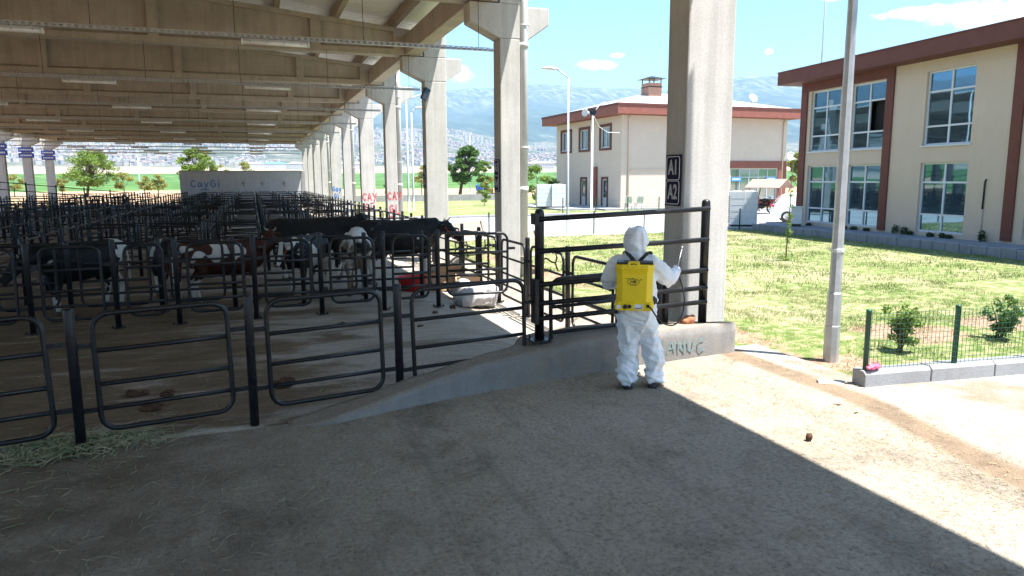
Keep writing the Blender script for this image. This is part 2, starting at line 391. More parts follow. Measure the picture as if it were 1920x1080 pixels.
# --- one sheet to the horizon
rad = [0.0001, 4, 9, 16, 26, 40, 60, 80, 100, 130, 165, 210, 270, 350, 450, 560, 640, 760, 900, 1100, 1300, 1500] + [1500+i*75 for i in range(1, 21)] + [3000+i*90 for i in range(1, 21)] + [4800+i*80 for i in range(1, 26)] + [7200, 8000, 9000]
angs = [R(a) for a in list(np.arange(-48, 92, 0.7)) + list(np.arange(92, 312, 10.0))]
V = [];
for r_ in rad:
    for a in angs:
        x, y = r_*math.sin(a), r_*math.cos(a)
        inside = -50 <= math.degrees(a) <= 93
        z = far_z(x, y) if inside or r_ < 1400 else far_z(0, r_)*0.55
        V.append((x, y, z if r_ > 85 else -0.5))
V = np.array(V); na = len(angs); F = []
for i in range(len(rad)-1):
    for k in range(na):
        k2 = (k+1) % na; F.append((i*na+k, (i+1)*na+k, (i+1)*na+k2, i*na+k2))
F = np.array(F)[:, ::-1]
tag(link(bpy.data.objects.new('ground', np_mesh('ground', V, F, MAT['far_land'], True))), kind='structure')

# --- apron in front of the pens (rough concrete), drain strip, smooth yard to the right
m, n, l, b = nm('apron_rough'); v = coords(n, l, 'pos'); sx = n.new('ShaderNodeSeparateXYZ'); l.new(v, sx.inputs[0])
big = noi(n, l, v, 0.55, 7, 0.65); mid = noi(n, l, v, 3.2, 6, 0.68); fine = noi(n, l, v, 30, 5, 0.78); vfine = noi(n, l, v, 85, 3, 0.7)
vg = n.new('ShaderNodeMapping'); vg.inputs['Rotation'].default_value = (0, 0, R(28)); vg.inputs['Scale'].default_value = (1, 0.12, 1); l.new(v, vg.inputs[0])
broom = noi(n, l, vg.outputs[0], 26, 4, 0.65, 1.4)
base = ramp(n, l, big, [(0.28, (0.38, 0.315, 0.24)), (0.5, (0.475, 0.405, 0.32)), (0.72, (0.53, 0.46, 0.375))])
straw = ramp(n, l, mid, [(0.50, 0.0), (0.72, 0.55)]); base = mix(n, l, straw, base, (0.36, 0.275, 0.18))
dst = ramp(n, l, noi(n, l, v, 1.15, 6, 0.7, 0.5), [(0.30, 0.50), (0.46, 1.0)]); base = mix(n, l, 0.8, base, dst, 'MULTIPLY')
vt = n.new('ShaderNodeMapping'); vt.inputs['Rotation'].default_value = (0, 0, R(-32)); vt.inputs['Scale'].default_value = (1, 0.05, 1); l.new(v, vt.inputs[0])
trk = ramp(n, l, noi(n, l, vt.outputs[0], 3.0, 3, 0.6), [(0.34, 0.66), (0.44, 1.0)]); base = mix(n, l, 0.42, base, trk, 'MULTIPLY')
pit = ramp(n, l, fine, [(0.34, 0.28), (0.46, 0.82), (0.60, 1.10)]); base = mix(n, l, 0.7, base, pit, 'MULTIPLY')
br = ramp(n, l, broom, [(0.34, 0.50), (0.56, 1.08)]); base = mix(n, l, 0.18, base, br, 'MULTIPLY')
# manure film towards the pens on the left
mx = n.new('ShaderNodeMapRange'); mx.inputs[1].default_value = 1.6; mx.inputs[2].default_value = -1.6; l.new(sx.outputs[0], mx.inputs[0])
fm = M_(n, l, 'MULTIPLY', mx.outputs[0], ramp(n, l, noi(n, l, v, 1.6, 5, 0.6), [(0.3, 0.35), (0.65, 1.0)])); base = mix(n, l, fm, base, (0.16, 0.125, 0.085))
# drain strip and yard
xs = M_(n, l, 'ADD', M_(n, l, 'ADD', sx.outputs[0], M_(n, l, 'MULTIPLY', M_(n, l, 'MAXIMUM', M_(n, l, 'SUBTRACT', 5.2, sx.outputs[1]), 0.0), 0.19)), M_(n, l, 'MULTIPLY', M_(n, l, 'SUBTRACT', noi(n, l, v, 1.2, 4), 0.5), 0.22))
def band(a, b_, w):
    q = n.new('ShaderNodeMapRange'); q.interpolation_type = 'SMOOTHSTEP'; q.inputs[1].default_value = a; q.inputs[2].default_value = a+w; l.new(xs, q.inputs[0])
    p_ = n.new('ShaderNodeMapRange'); p_.interpolation_type = 'SMOOTHSTEP'; p_.inputs[1].default_value = b_; p_.inputs[2].default_value = b_-w; l.new(xs, p_.inputs[0])
    return M_(n, l, 'MULTIPLY', q.outputs[0], p_.outputs[0])
yard = ramp(n, l, noi(n, l, v, 0.8, 7, 0.65), [(0.36, (0.33, 0.255, 0.185)), (0.5, (0.43, 0.39, 0.35)), (0.75, (0.46, 0.44, 0.42))])
yard = mix(n, l, 0.5, yard, ramp(n, l, fine, [(0.3, 0.72), (0.6, 1.05)]), 'MULTIPLY')
fy = n.new('ShaderNodeMapRange'); fy.inputs[1].default_value = 5.45; fy.inputs[2].default_value = 5.60; l.new(xs, fy.inputs[0])
base = mix(n, l, fy.outputs[0], base, yard)
strip = ramp(n, l, mid, [(0.3, (0.17, 0.12, 0.08)), (0.6, (0.29, 0.21, 0.14))])
base = mix(n, l, M_(n, l, 'MULTIPLY', band(5.14, 5.55, 0.12), 0.9), base, strip)
l.new(base, b.inputs['Base Color']); b.inputs['Roughness'].default_value = 0.95; b.inputs['Specular IOR Level'].default_value = 0.15
hh = M_(n, l, 'ADD', M_(n, l, 'MULTIPLY', fine, 0.6), M_(n, l, 'ADD', M_(n, l, 'MULTIPLY', broom, 0.12), M_(n, l, 'MULTIPLY', vfine, 0.35)))
bump(n, l, b, hh, 1.0, 0.05)
def sheet(name, x0, x1, y0f, y1f, nx, ny, zf, mt, drop=0.3, kind='structure'):
    V = []; F = []
    for j in range(ny+1):
        for i in range(nx+1):
            x = x0+(x1-x0)*i/nx; a, c = y0f(x), y1f(x); y = a+(c-a)*j/ny
            V.append((x, y, zf(x, y)))
    for j in range(ny):
        for i in range(nx):
            q = j*(nx+1)+i; F.append((q, q+1, q+nx+2, q+nx+1))
    o = link(bpy.data.objects.new(name, np_mesh(name, np.array(V), np.array(F), mt, True)))
    if drop:
        s = o.modifiers.new('edge', 'SOLIDIFY'); s.thickness = drop; s.offset = -1
    return tag(o, kind=kind)
def floor_z(x, y): return 0.008*mnoise.noise(Vector((x*.8, y*.8, 1))) - 0.24*sstep(2.8, 4.3, x)*sstep(7.0, 8.6, y) + 0.36*sstep(4.8, 5.5, x)*sstep(7.0, 8.6, y)
def back_edge(x): return 6.88 if x < 0.5 else min(7.35, 6.88+(x-0.5)*1.0)
def az_(x, y): return apron_z(x) + 0.006*mnoise.noise(Vector((x*1.3, y*1.3, 0))) + 0.003*mnoise.noise(Vector((x*5, y*5, 2)))
sheet('apron', -22, 5.90, lambda x: -16, back_edge, 160, 120, az_, MAT['apron_rough'], 0)
sheet('yard', 5.90, 40, lambda x: -16, lambda x: 5.62-(x-5.9)*0.115, 60, 60, lambda x, y: 0.206+0.006*mnoise.noise(Vector((x, y, 3))), MAT['apron_rough'], 0)

# --- floor of the pens: grey concrete under brown manure
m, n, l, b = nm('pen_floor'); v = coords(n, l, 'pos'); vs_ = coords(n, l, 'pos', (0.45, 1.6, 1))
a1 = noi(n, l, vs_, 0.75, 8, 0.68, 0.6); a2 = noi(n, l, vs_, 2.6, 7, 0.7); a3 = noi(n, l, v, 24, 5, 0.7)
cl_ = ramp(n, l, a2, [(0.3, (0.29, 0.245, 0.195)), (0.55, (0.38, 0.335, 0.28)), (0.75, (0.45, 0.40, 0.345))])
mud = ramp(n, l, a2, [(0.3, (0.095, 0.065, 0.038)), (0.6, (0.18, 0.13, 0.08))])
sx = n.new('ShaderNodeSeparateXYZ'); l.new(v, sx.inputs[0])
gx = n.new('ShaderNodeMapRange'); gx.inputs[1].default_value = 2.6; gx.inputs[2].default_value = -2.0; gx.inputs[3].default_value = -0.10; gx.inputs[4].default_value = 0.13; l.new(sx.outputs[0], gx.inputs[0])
far_light = n.new('ShaderNodeMapRange'); far_light.inputs[1].default_value = 14; far_light.inputs[2].default_value = 30; far_light.inputs[3].default_value = 0.0; far_light.inputs[4].default_value = -0.12; l.new(sx.outputs[1], far_light.inputs[0])  # thins the manure with depth, painting in brightness from the open far end
fac = ramp(n, l, M_(n, l, 'ADD', M_(n, l, 'ADD', a1, far_light.outputs[0]), gx.outputs[0]), [(0.44, 0.0), (0.56, 1.0)])
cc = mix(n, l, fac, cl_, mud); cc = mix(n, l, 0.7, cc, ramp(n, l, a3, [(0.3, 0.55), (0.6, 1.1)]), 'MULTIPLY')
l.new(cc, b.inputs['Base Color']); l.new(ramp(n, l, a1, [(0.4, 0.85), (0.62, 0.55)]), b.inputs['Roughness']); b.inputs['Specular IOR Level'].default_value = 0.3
bump(n, l, b, M_(n, l, 'ADD', M_(n, l, 'MULTIPLY', a3, 0.4), a2), 0.5, 0.03)
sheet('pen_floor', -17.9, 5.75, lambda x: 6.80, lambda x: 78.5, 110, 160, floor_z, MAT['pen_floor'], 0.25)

# --- lawn
m, n, l, b = nm('lawn_soil'); v = coords(n, l, 'pos')
g1 = noi(n, l, v, 0.45, 7, 0.65); g2 = noi(n, l, v, 5.5, 6, 0.7); g3 = noi(n, l, v, 60, 3, 0.6)
gc = ramp(n, l, g1, [(0.38, (0.08, 0.14, 0.03)), (0.48, (0.15, 0.195, 0.06)), (0.57, (0.34, 0.30, 0.185)), (0.70, (0.40, 0.33, 0.235))])
gc = mix(n, l, 0.65, gc, ramp(n, l, g2, [(0.36, (0.06, 0.115, 0.025)), (0.49, (0.165, 0.195, 0.07)), (0.62, (0.42, 0.36, 0.23))]))
gc = mix(n, l, 0.6, gc, ramp(n, l, g3, [(0.3, 0.55), (0.65, 1.15)]), 'MULTIPLY')
mound = None
for cx_, cy_, rx_, ry_ in ((8.2, 7.15, 1.0, .75), (10.1, 7.1, 1.1, .7), (6.35, 6.35, .55, .5), (5.75, 6.8, .5, .75), (6.1, 9.5, .5, 3.0), (6.1, 16, .5, 4.5)):
    sxy = n.new('ShaderNodeSeparateXYZ'); l.new(v, sxy.inputs[0])
    ax = M_(n, l, 'DIVIDE', M_(n, l, 'SUBTRACT', sxy.outputs[0], cx_), rx_); ay = M_(n, l, 'DIVIDE', M_(n, l, 'SUBTRACT', sxy.outputs[1], cy_), ry_)
    dd_ = M_(n, l, 'SUBTRACT', 1.0, M_(n, l, 'ADD', M_(n, l, 'MULTIPLY', ax, ax), M_(n, l, 'MULTIPLY', ay, ay))); mound = dd_ if mound is None else M_(n, l, 'MAXIMUM', mound, dd_)
mf = ramp(n, l, M_(n, l, 'ADD', mound, M_(n, l, 'MULTIPLY', M_(n, l, 'SUBTRACT', g2, .5), 1.6)), [(.25, 0.0), (.55, .9)])
gc = mix(n, l, mf, gc, ramp(n, l, noi(n, l, v, 14, 5, .7), [(.35, (.20, .11, .07)), (.6, (.37, .25, .19))]))
l.new(gc, b.inputs['Base Color']); b.inputs['Roughness'].default_value = 1.0; b.inputs['Specular IOR Level'].default_value = 0.05
bump(n, l, b, M_(n, l, 'ADD', g2, M_(n, l, 'MULTIPLY', g3, 0.4)), 0.8, 0.04)
def lawn_front(x):
    if x < 5.42: return 7.78
    if x < 5.95: return 7.0-(x-5.42)*2.5
    return 5.72-(x-5.95)*0.115
def lz(x, y): return LAWN_Z + 0.02*mnoise.noise(Vector((x*.9, y*.9, 5))) + 0.10*math.exp(-((x-7.9)**2/0.7+(y-7.2)**2/0.35))*max(0, 1+0.6*mnoise.noise(Vector((x*4, y*4, 1)))) + 0.10*math.exp(-((x-9.8)**2/0.9+(y-7.1)**2/0.4))
sheet('lawn', 5.42, 45, lawn_front, lambda x: 24.6, 180, 110, lz, MAT['lawn_soil'], 0.2)
sheet('verge', 5.76, 70, lambda x: 39.4, lambda x: 78, 60, 40, lambda x, y: LAWN_Z-0.05+0.03*mnoise.noise(Vector((x*.5, y*.5, 7))), MAT['lawn_soil'], 0.2)
# --- road crossing behind the lawn
m, n, l, b = nm('road_concrete'); v = coords(n, l, 'pos')
l.new(ramp(n, l, noi(n, l, coords(n, l, 'pos', (0.25, 1, 1)), 0.8, 7, 0.65), [(0.3, (0.34, 0.33, 0.31)), (0.6, (0.42, 0.41, 0.40))]), b.inputs['Base Color']); b.inputs['Roughness'].default_value = 0.9; b.inputs['Specular IOR Level'].default_value = 0.15
sheet('road', 5.76, 70, lambda x: 24.75, lambda x: 39.25, 40, 10, lambda x, y: 0.12, MAT['road_concrete'], 0.2)
def kerb_line(name, pts, w, h, step, mt, z0):
    mb = MB()
    for i in range(len(pts)-1):
        a = Vector((*pts[i], 0)); c = Vector((*pts[i+1], 0)); L = (c-a).length; d = (c-a)/L; q = Vector((-d.y, d.x, 0)); k = max(1, int(L/step))
        for j in range(k):
            s0 = L*j/k+0.006; s1 = L*(j+1)/k-0.006; zz = random.uniform(-0.006, 0.006); bv = 0.03
            prof = [(-w/2, -0.1), (-w/2, h-bv), (-w/2+bv, h), (w/2-0.01, h), (w/2, h-0.01), (w/2, -0.1)]
            mb.prism([a+d*s0+q*x_+Vector((0, 0, z0+z_+zz)) for x_, z_ in prof], d*(s1-s0))
    o = mb.build(name, mt); bevel(o, 0.006, 1); return o
tag(kerb_line('road_kerb', [(5.8, 24.66), (45, 24.66)], 0.14, 0.08, 1.0, MAT['kerb_stone'], 0.12), kind='structure')
tag(kerb_line('road_kerb', [(5.8, 39.33), (45, 39.33)], 0.14, 0.12, 1.0, MAT['kerb_stone'], 0.12), kind='structure')
P0 = at(1612, 728, 0.2)
tag(kerb_line('kerb', [(P0.x+0.06, P0.y+0.09), (P0.x+12, P0.y-1.20)], 0.19, 0.17, 0.78, MAT['kerb_stone'], 0.2), kind='structure')
tag(kerb_line('kerb', [(5.39, 5.74), (5.63, 5.60)], 0.09, 0.05, 0.25, MAT['kerb_stone'], 0.17), kind='structure')

# --- far town on the hillside
for nme, c in (('house_white', (0.44, 0.42, 0.40)), ('house_cream', (0.36, 0.31, 0.27)), ('house_grey', (0.26, 0.26, 0.27)), ('roof_tile', (0.30, 0.19, 0.14)), ('roof_pale', (0.32, 0.29, 0.28)), ('roof_blue', (0.08, 0.22, 0.45))): mat(nme, c, 0.9, 0.1, 0.05)
def house_mb(w, d, h, roof, rh, big=False):
    mb = MB(); mb.cur = 0; mb.box(-w/2, w/2, -d/2, d/2, -6, h); mb.cur = 1
    if rh > 0:
        e = 0.4; mb.add([(-w/2-e, -d/2-e, h+.02), (w/2+e, -d/2-e, h+.02), (w/2+e, d/2+e, h+.02), (-w/2-e, d/2+e, h+.02), (-w/4, 0, h+rh), (w/4, 0, h+rh)], [(0, 1, 5, 4), (1, 2, 5), (2, 3, 4, 5), (3, 0, 4), (3, 2, 1, 0)], False)
    else: mb.box(-w/2+.3, w/2-.3, -d/2+.3, d/2-.3, h+.02, h+0.8)
    mb.cur = 2
    for k in range(int(w//3) if big else 0):
        for z_ in np.arange(1.2, h-1.4, 3.0): mb.box(-w/2+1+k*3, -w/2+2.2+k*3, -d/2-.05, -d/2+.2, z_, z_+1.3)
    return mb
hv = []
for i, (w, d, h, wall, rf, rh) in enumerate([(11, 9, 6, 'house_white', 'roof_pale', 1.6), (13, 10, 9, 'house_cream', 'roof_pale', 0), (10, 9, 12, 'house_white', 'roof_pale', 0), (14, 10, 7, 'house_grey', 'roof_pale', 1.6), (12, 10, 10, 'house_grey', 'roof_tile', 1.8), (9, 8, 6, 'house_cream', 'roof_tile', 2)]):
    hv.append((house_mb(w, d, h, rf, rh).mesh('far_house', [MAT[wall], MAT[rf], MAT['interior_dark']]), w))
spots = []
while len(spots) < 9000:
    th = random.uniform(-26, 25); r_ = 1560+1480*random.random()**.8
    if r_ > 2990-380*sstep(13, 22, th): continue
    x, y = r_*math.sin(R(th)), r_*math.cos(R(th))
    if mnoise.fractal(Vector((x/260, y/260, 4)), 1, 2, 3) < -0.16: continue
    spots.append((r_, th, x, y))
spots.sort()
vis = [s for s in spots if -9 < s[1] < 22.5]; ind = set(id(s) for s in vis[:280])
VV = []; FF = {0: [], 1: [], 2: []}; big_v = []; big_f = []; big_m = []
MI = {}
bigm = [MAT[k] for k in ('house_white', 'house_cream', 'house_grey', 'roof_tile', 'roof_pale', 'interior_dark')]
for s in spots:
    r_, th, x, y = s; me, w = hv[random.randrange(len(hv))]; z = far_z(x, y); rz = R(-th+random.uniform(-35, 35)); sc = random.uniform(0.45, 0.75)
    if id(s) in ind:
        o = bpy.data.objects.new('far_house', me); link(o); o.location = (x, y, z); o.rotation_euler = (0, 0, rz); o.scale = (sc, sc, sc)
        tag(o, 'tiny pale house in the dense town on the far hillside', 'house', 'houses of the hillside town')
    else:
        Mx = Matrix.Translation((x, y, z)) @ Matrix.Rotation(rz, 4, 'Z') @ Matrix.Scale(sc, 4); b0 = len(big_v)
        big_v += [tuple(Mx @ vv.co) for vv in me.vertices]
        for p_ in me.polygons:
            big_f.append(tuple(b0+i for i in p_.vertices)); big_m.append([i for i, q in enumerate(bigm) if q == me.materials[p_.material_index]][0])
me = bpy.data.meshes.new('hillside_town'); me.from_pydata(big_v, [], big_f)
for q in bigm: me.materials.append(q)
me.polygons.foreach_set('material_index', big_m); me.update()
tag(link(bpy.data.objects.new('hillside_town', me)), 'dense mass of small houses covering the far hillside', 'town', kind='stuff')
tw = house_mb(7.5, 7.5, 23, 'roof_pale', 0, True); tme = tw.mesh('apartment_tower', [MAT['house_white'], MAT['roof_pale'], MAT['house_grey']])
k = 0
for px, top in ((669, 252), (680, 248), (690, 248), (716, 246), (727, 250), (752, 243), (763, 247), (771, 247), (779, 250), (787, 250), (873, 256), (880, 257), (887, 257), (895, 255), (903, 257), (911, 258), (919, 260), (1003, 292)):
    P = at(px, 200, 0); th = math.atan2(P.x, P.y) if P.y > 0 else 0
    d = _r*((px-960)/FPX) - _u*((270-540)/FPX) + _f; th = math.atan2(d.x, d.y); r_ = 2480+(k % 3)*60; x, y = r_*math.sin(th), r_*math.cos(th)
    o = link(bpy.data.objects.new('apartment_tower', tme)); o.location = (x, y, far_z(x, y)-2); o.rotation_euler = (0, 0, -th+0.3); k += 1
    tag(o, 'pale high-rise apartment tower standing above the far hillside town', 'tower block', 'tower blocks of the hillside town')
for i, (px, py, w, rf) in enumerate(((515, 313, 46, 'roof_blue'), (470, 316, 40, 'roof_pale'), (560, 318, 36, 'roof_pale'), (655, 322, 44, 'roof_pale'), (880, 322, 50, 'roof_tile'), (1012, 318, 40, 'roof_pale'))):
    d = _r*((px-960)/FPX) - _u*((py-540)/FPX) + _f; th = math.atan2(d.x, d.y); r_ = 1250-40*i; x, y = r_*math.sin(th), r_*math.cos(th)
    o = house_mb(w, 22, 8, rf, 3, True).build('warehouse', [MAT['house_white'], MAT[rf], MAT['house_grey']]); o.location = (x, y, far_z(x, y)); o.rotation_euler = (0, 0, -th)
    tag(o, ['blue roofed far warehouse in the pale fields beyond the back wall', 'pale far warehouse just left of the blue roofed one', 'pale far warehouse just right of the blue roofed one', 'low pale far warehouse seen between two slim columns', 'red roofed far warehouse behind the leaning tree', 'pale far warehouse left of the two storey cream building'][i], 'warehouse')
# ------------------------------------------------------------------ cattle shed
SP = 6.93; Y0 = 7.64; NB = 11
def colY(i): return Y0+SP*i
shed = tag(empty('cattle_shed', (-6, 40, 0)), 'long open sided concrete cattle shed with deep roof beams over the pens', 'shed')
bpy.context.view_layer.update()
def part(mb, name, mats, parent=shed):
    o = mb.build(name, mats); o.parent = parent; o.matrix_parent_inverse = parent.matrix_basis.inverted(); KIDS.setdefault(parent, []).append(o); return o
def subpart(o, parent):
    o.parent = parent; KIDS.setdefault(parent, []).append(o)
def top_z(x): return 7.60-0.095*abs(x+6.1)
# columns
def col_mb(pipe, x0=4.96, mir=1):
    mb = MB(); w = 0.66; d = 0.45
    X = lambda x: x0 + (x if mir > 0 else -x)
    x1 = 0.44 if pipe else w
    def bx(a, c, y0, y1, z0, z1): mb.box(min(X(a), X(c)), max(X(a), X(c)), y0, y1, z0, z1)
    bx(0, x1, 0, d, -0.1, 5.15)
    if pipe: bx(x1, w, 0.24, d, -0.1, 5.15)
    pr = [(-0.64, 5.84), (-0.64, 5.45), (0, 5.15), (x1, 5.15), (x1, 5.84)]
    mb.prism([(X(a), 0, z) for a, z in pr], (0, d, 0))
    y2 = 0.16 if pipe else 0.06
    pr = [(x1, 5.84), (x1, 5.15), (w, 5.15), (1.16, 5.50), (1.16, 5.84)]
    mb.prism([(X(a), y2, z) for a, z in pr], (0, d-y2, 0))
    bx(0.0, x1, 0.0, d, 5.84, 7.4)
    bx(x1, w, y2, d, 5.84, 7.4)
    return mb
columns = []
for i in [-2]+list(range(0, NB)):
    pipe = (i % 2 == 1)
    o = col_mb(pipe).build('column', MAT['column_concrete']); o.location = (6, -40+colY(i), 0); subpart(o, shed); bevel(o, 0.02, 2); columns.append(o)
    if pipe:
        mb = MB(); mb.tube([(5.52, 0.11, 0.0), (5.52, 0.11, 5.9), (5.50, 0.14, 6.3)], 0.085, 14); mb.tube([(5.52, .11, 2.0), (5.52, .11, 2.12)], 0.1, 14); mb.tube([(5.52, .11, 5.0), (5.52, .11, 5.1)], 0.1, 14)
        for z in (2.95, 5.45): mb.tube([(5.42, 0.02, z), (5.52, 0.02, z), (5.62, 0.02, z), (5.62, 0.2, z)], 0.012, 6)
        p = mb.build('downpipe', MAT['pipe_plastic'], o)
for i in range(3, NB):
    o = col_mb(False, -17.0, -1).build('column', MAT['column_concrete']); o.location = (6, -40+colY(i), 0); subpart(o, shed); bevel(o, 0.02, 2)
# transverse roof beams
def beam_mb():
    mb = MB(); xe = 4.93; xl = -16.97; zb = 5.86; zf = 6.02
    ridge = -6.1
    def wedge(x0, x1, y0, y1, z0f, z1f):
        mb.prism([(x0, y0, z0f(x0)), (x1, y0, z0f(x1)), (x1, y0, z1f(x1)), (x0, y0, z1f(x0))], (0, y1-y0, 0))
    c = lambda k: (lambda x: k)
    for (xa, xb) in ((xl, ridge), (ridge, xe)):
        wedge(xa, xb, -0.21, 0.21, c(zb), c(zf))
        wedge(xa, xb, -0.075, 0.075, c(zf), lambda x: top_z(x)-0.13)
        wedge(xa, xb, -0.19, 0.19, lambda x: top_z(x)-0.13, top_z)
    for (xa, xb) in ((xl, xl+0.85), (xe-0.85, xe)): wedge(xa, xb, -0.205, 0.205, c(zf), lambda x: top_z(x)-0.13)
    for xr in (1.9, -2.2, -6.3, -10.4, -14.2): wedge(xr-0.13, xr+0.13, -0.2, 0.2, c(zf), lambda x: top_z(x)-0.13)
    # sloping fillets of the flanges
    for s in (-1, 1):
        for (xa, xb) in ((xl+.85, ridge), (ridge, xe-.85)):
            mb.prism([(xa, s*0.075, zf), (xa, s*0.2, zf), (xa, s*0.075, zf+0.08)], (xb-xa, 0, 0))
    return mb
bm_ = beam_mb().mesh('roof_beam', MAT['beam_concrete'])
for i in range(-2, NB):
    o = link(bpy.data.objects.new('roof_beam', bm_), shed); o.location = (6, -40+colY(i)+0.21, 0)
# beams along the eaves, purlins, roof sheets
for i in range(-2, NB-1):
    for (xa, xb) in ((4.40, 4.80), (-16.84, -16.44)):
        mb = MB(); mb.box(xa+6, xb+6, colY(i)+0.44-40, colY(i+1)-0.02-40, 5.86, 6.42); o = mb.build('eaves_beam', MAT['beam_concrete'], shed); bevel(o, 0.015, 1)
yA, yB = colY(-2)-0.5, colY(NB-1)+0.6
for kx in range(14):
    x = 4.1-1.6*kx
    mb = MB(); mb.box(x-0.07+6, x+0.07+6, yA-40, yB-40, top_z(x)+0.004, top_z(x)+0.28); mb.build('purlin', MAT['purlin_concrete'], shed)
m, n, l, b = nm('roof_sheet'); v = coords(n, l, 'obj'); w_ = n.new('ShaderNodeTexWave'); w_.wave_type = 'BANDS'; w_.bands_direction = 'Y'; w_.inputs['Scale'].default_value = 1.3; l.new(v, w_.inputs[0])
l.new(ramp(n, l, noi(n, l, v, 0.5, 5), [(0.3, (0.72, 0.71, 0.68)), (0.7, (0.82, 0.81, 0.78))]), b.inputs['Base Color']); b.inputs['Roughness'].default_value = 0.5
bump(n, l, b, w_.outputs['Fac'], 0.8, 0.05)
ROOF_X = 5.62; ROOF_X0 = 5.62
def roof_mb(xa, xb, y0, y1):
    mb = MB(); mb.prism([(xa+6, y0-40, top_z(xa)+0.29), (xb+6, y0-40, top_z(xb)+0.29), (xb+6, y0-40, top_z(xb)+0.35), (xa+6, y0-40, top_z(xa)+0.35)], (0, y1-y0, 0)); return mb
roof_mb(-17.2, -6.1, yA, yB).build('roof_sheet', MAT['roof_sheet'], shed)
roof_mb(-6.1, ROOF_X, 3.0, yB).build('roof_sheet', MAT['roof_sheet'], shed)
roof_mb(-6.1, ROOF_X0, yA, 2.996).build('roof_sheet', MAT['roof_sheet'], shed)
# cable trays with hangers, tube lights
mb = MB(); L0, L1 = -16.6, 4.80
mb.box(L0, L1, -0.005, 0.005, 0.055, 0.07); mb.box(L0, L1, -0.005, 0.005, 0.0, 0.012)
q = L0
while q < L1-0.1:
    mb.box(q, q+0.055, -0.004, 0.004, 0.012, 0.055); q += 0.11
mb.box(L0, L1, 0.005, 0.06, 0.0, 0.008); mb.tube([(L0, .03, .03), (L1, .03, .03)], 0.018, 5)
tray_me = mb.mesh('tray', MAT['galvanised'])
mb = MB(); mb.tube([(0, 0.03, 0.05), (0, 0.03, 1.02)], 0.006, 5)
wire_me = mb.mesh('hanger_wire', MAT['black_steel'])
def light_parts():
    a = MB(); a.box(-0.59, 0.59, -0.04, 0.04, 0.02, 0.06)
    for x in (-.45, -.15, .15, .45): a.box(x-.012, x+.012, -.05, .05, 0.0, .075)
    c = MB(); c.tube([(-0.575, 0, 0), (0.575, 0, 0)], 0.04, 12); c.tube([(-0.60, 0, 0.01), (-0.575, 0, 0.01)], 0.055, 12); c.tube([(0.575, 0, 0.01), (0.60, 0, 0.01)], 0.055, 12)
    return a.mesh('housing', MAT['galvanised']), c.mesh('diffuser', MAT['lamp_plastic'])
hm, dm = light_parts()
orde = ['nearest', 'second nearest', 'third', 'fourth', 'fifth', 'sixth', 'seventh', 'eighth', 'ninth', 'tenth', 'eleventh']
for i in range(1, NB):
    y = colY(i)-0.10; z = 4.86
    t = tag(empty('cable_tray', (0, y, z)), 'perforated grey cable tray hung across the shed, %s from the camera' % orde[i-1], 'cable tray', 'cable trays hung across the shed')
    link(bpy.data.objects.new('tray', tray_me), t)
    for x in np.arange(-14.0, 4.5, 2.31): link(bpy.data.objects.new('hanger_wire', wire_me), t).location = (x, 0, 0)
    for j, x in enumerate((0.56, -3.75, -8.0, -12.3)):
        f = tag(empty('tube_light', (x, y+0.03, z-0.075)), 'white tube light, %s from the right under the %s cable tray' % (['first', 'second', 'third', 'fourth'][j], orde[i-1]), 'tube light', 'tube lights under the cable trays')
        link(bpy.data.objects.new('housing', hm), f); link(bpy.data.objects.new('diffuser', dm), f)
# painted words on columns (children of the columns)
LET = {'C': [[(.8, .85), (.45, 1), (.1, .7), (.1, .3), (.45, 0), (.8, .15)]], 'A': [[(0, 0), (.4, 1), (.8, 0)], [(.15, .35), (.65, .35)]], 'Y': [[(0, 1), (.4, .5)], [(.85, 1), (.3, -.1)]],
       'G': [[(.8, .85), (.45, 1), (.1, .7), (.1, .3), (.45, 0), (.8, .2), (.8, .5), (.5, .5)]], 'i': [[(.3, 0), (.3, .7)], [(.3, .95), (.3, 1.03)]], 'a': [[(.7, .6), (.3, .65), (.1, .3), (.3, 0), (.65, .2), (.7, .6), (.75, 0)]],
       'y': [[(.1, .65), (.4, .1)], [(.75, .7), (.2, -.35)]], '_': [[(.1, .35), (.8, .45)]], ',': [[(.4, .05), (.4, -.25)]], 'K': [[(.1, 0), (.15, 1)], [(.75, 1), (.15, .45), (.8, 0)]], 'N': [[(.05, 0), (.1, 1), (.7, 0), (.75, 1)]], 'U': [[(.1, 1), (.15, .2), (.45, 0), (.7, .2), (.75, 1)]], 'L': [[(.1, 1), (.1, 0), (.75, .05)]]}
def word(mb, s, o, r, u, h, w, wid=None, jit=0.04):
    wid = wid or h*0.75; x = 0
    for ch in s:
        if ch != ' ':
            strokes(mb, [[(x+(a+random.uniform(-jit, jit))*wid, (c+random.uniform(-jit, jit))*h) for a, c in L] for L in LET[ch]], o, r, u, w)
        x += wid*1.15
def graffiti(i, lines, mt, h, w):
    o = [c for c in columns if abs(c.location.y+40-colY(i)) < 0.1][0]; mb = MB()
    for s, x, z in lines: word(mb, s, (x, -0.001, z), (1, 0, 0), (0, 0, 1), h, w, h*0.62)
    return tag(mb.build('graffiti', MAT[mt], o), None)
g = graffiti(3, [('CAY', 4.98, 1.5), ('Gi', 5.05, 1.0), ('_', 5.02, .72), ('_', 5.3, .85)], 'red_paint', 0.28, 0.05); g['label'] = 'red painted words'
g = graffiti(4, [('CAY', 4.99, 1.28), ('Gi', 5.08, 0.78), ('_', 5.35, 1.02)], 'red_paint', 0.34, 0.055); g['label'] = 'red painted words'
g = graffiti(6, [('Gay', 4.98, 1.52), ('Gi', 5.08, 1.05)], 'blue_paint', 0.30, 0.06); g['label'] = 'blue painted words'
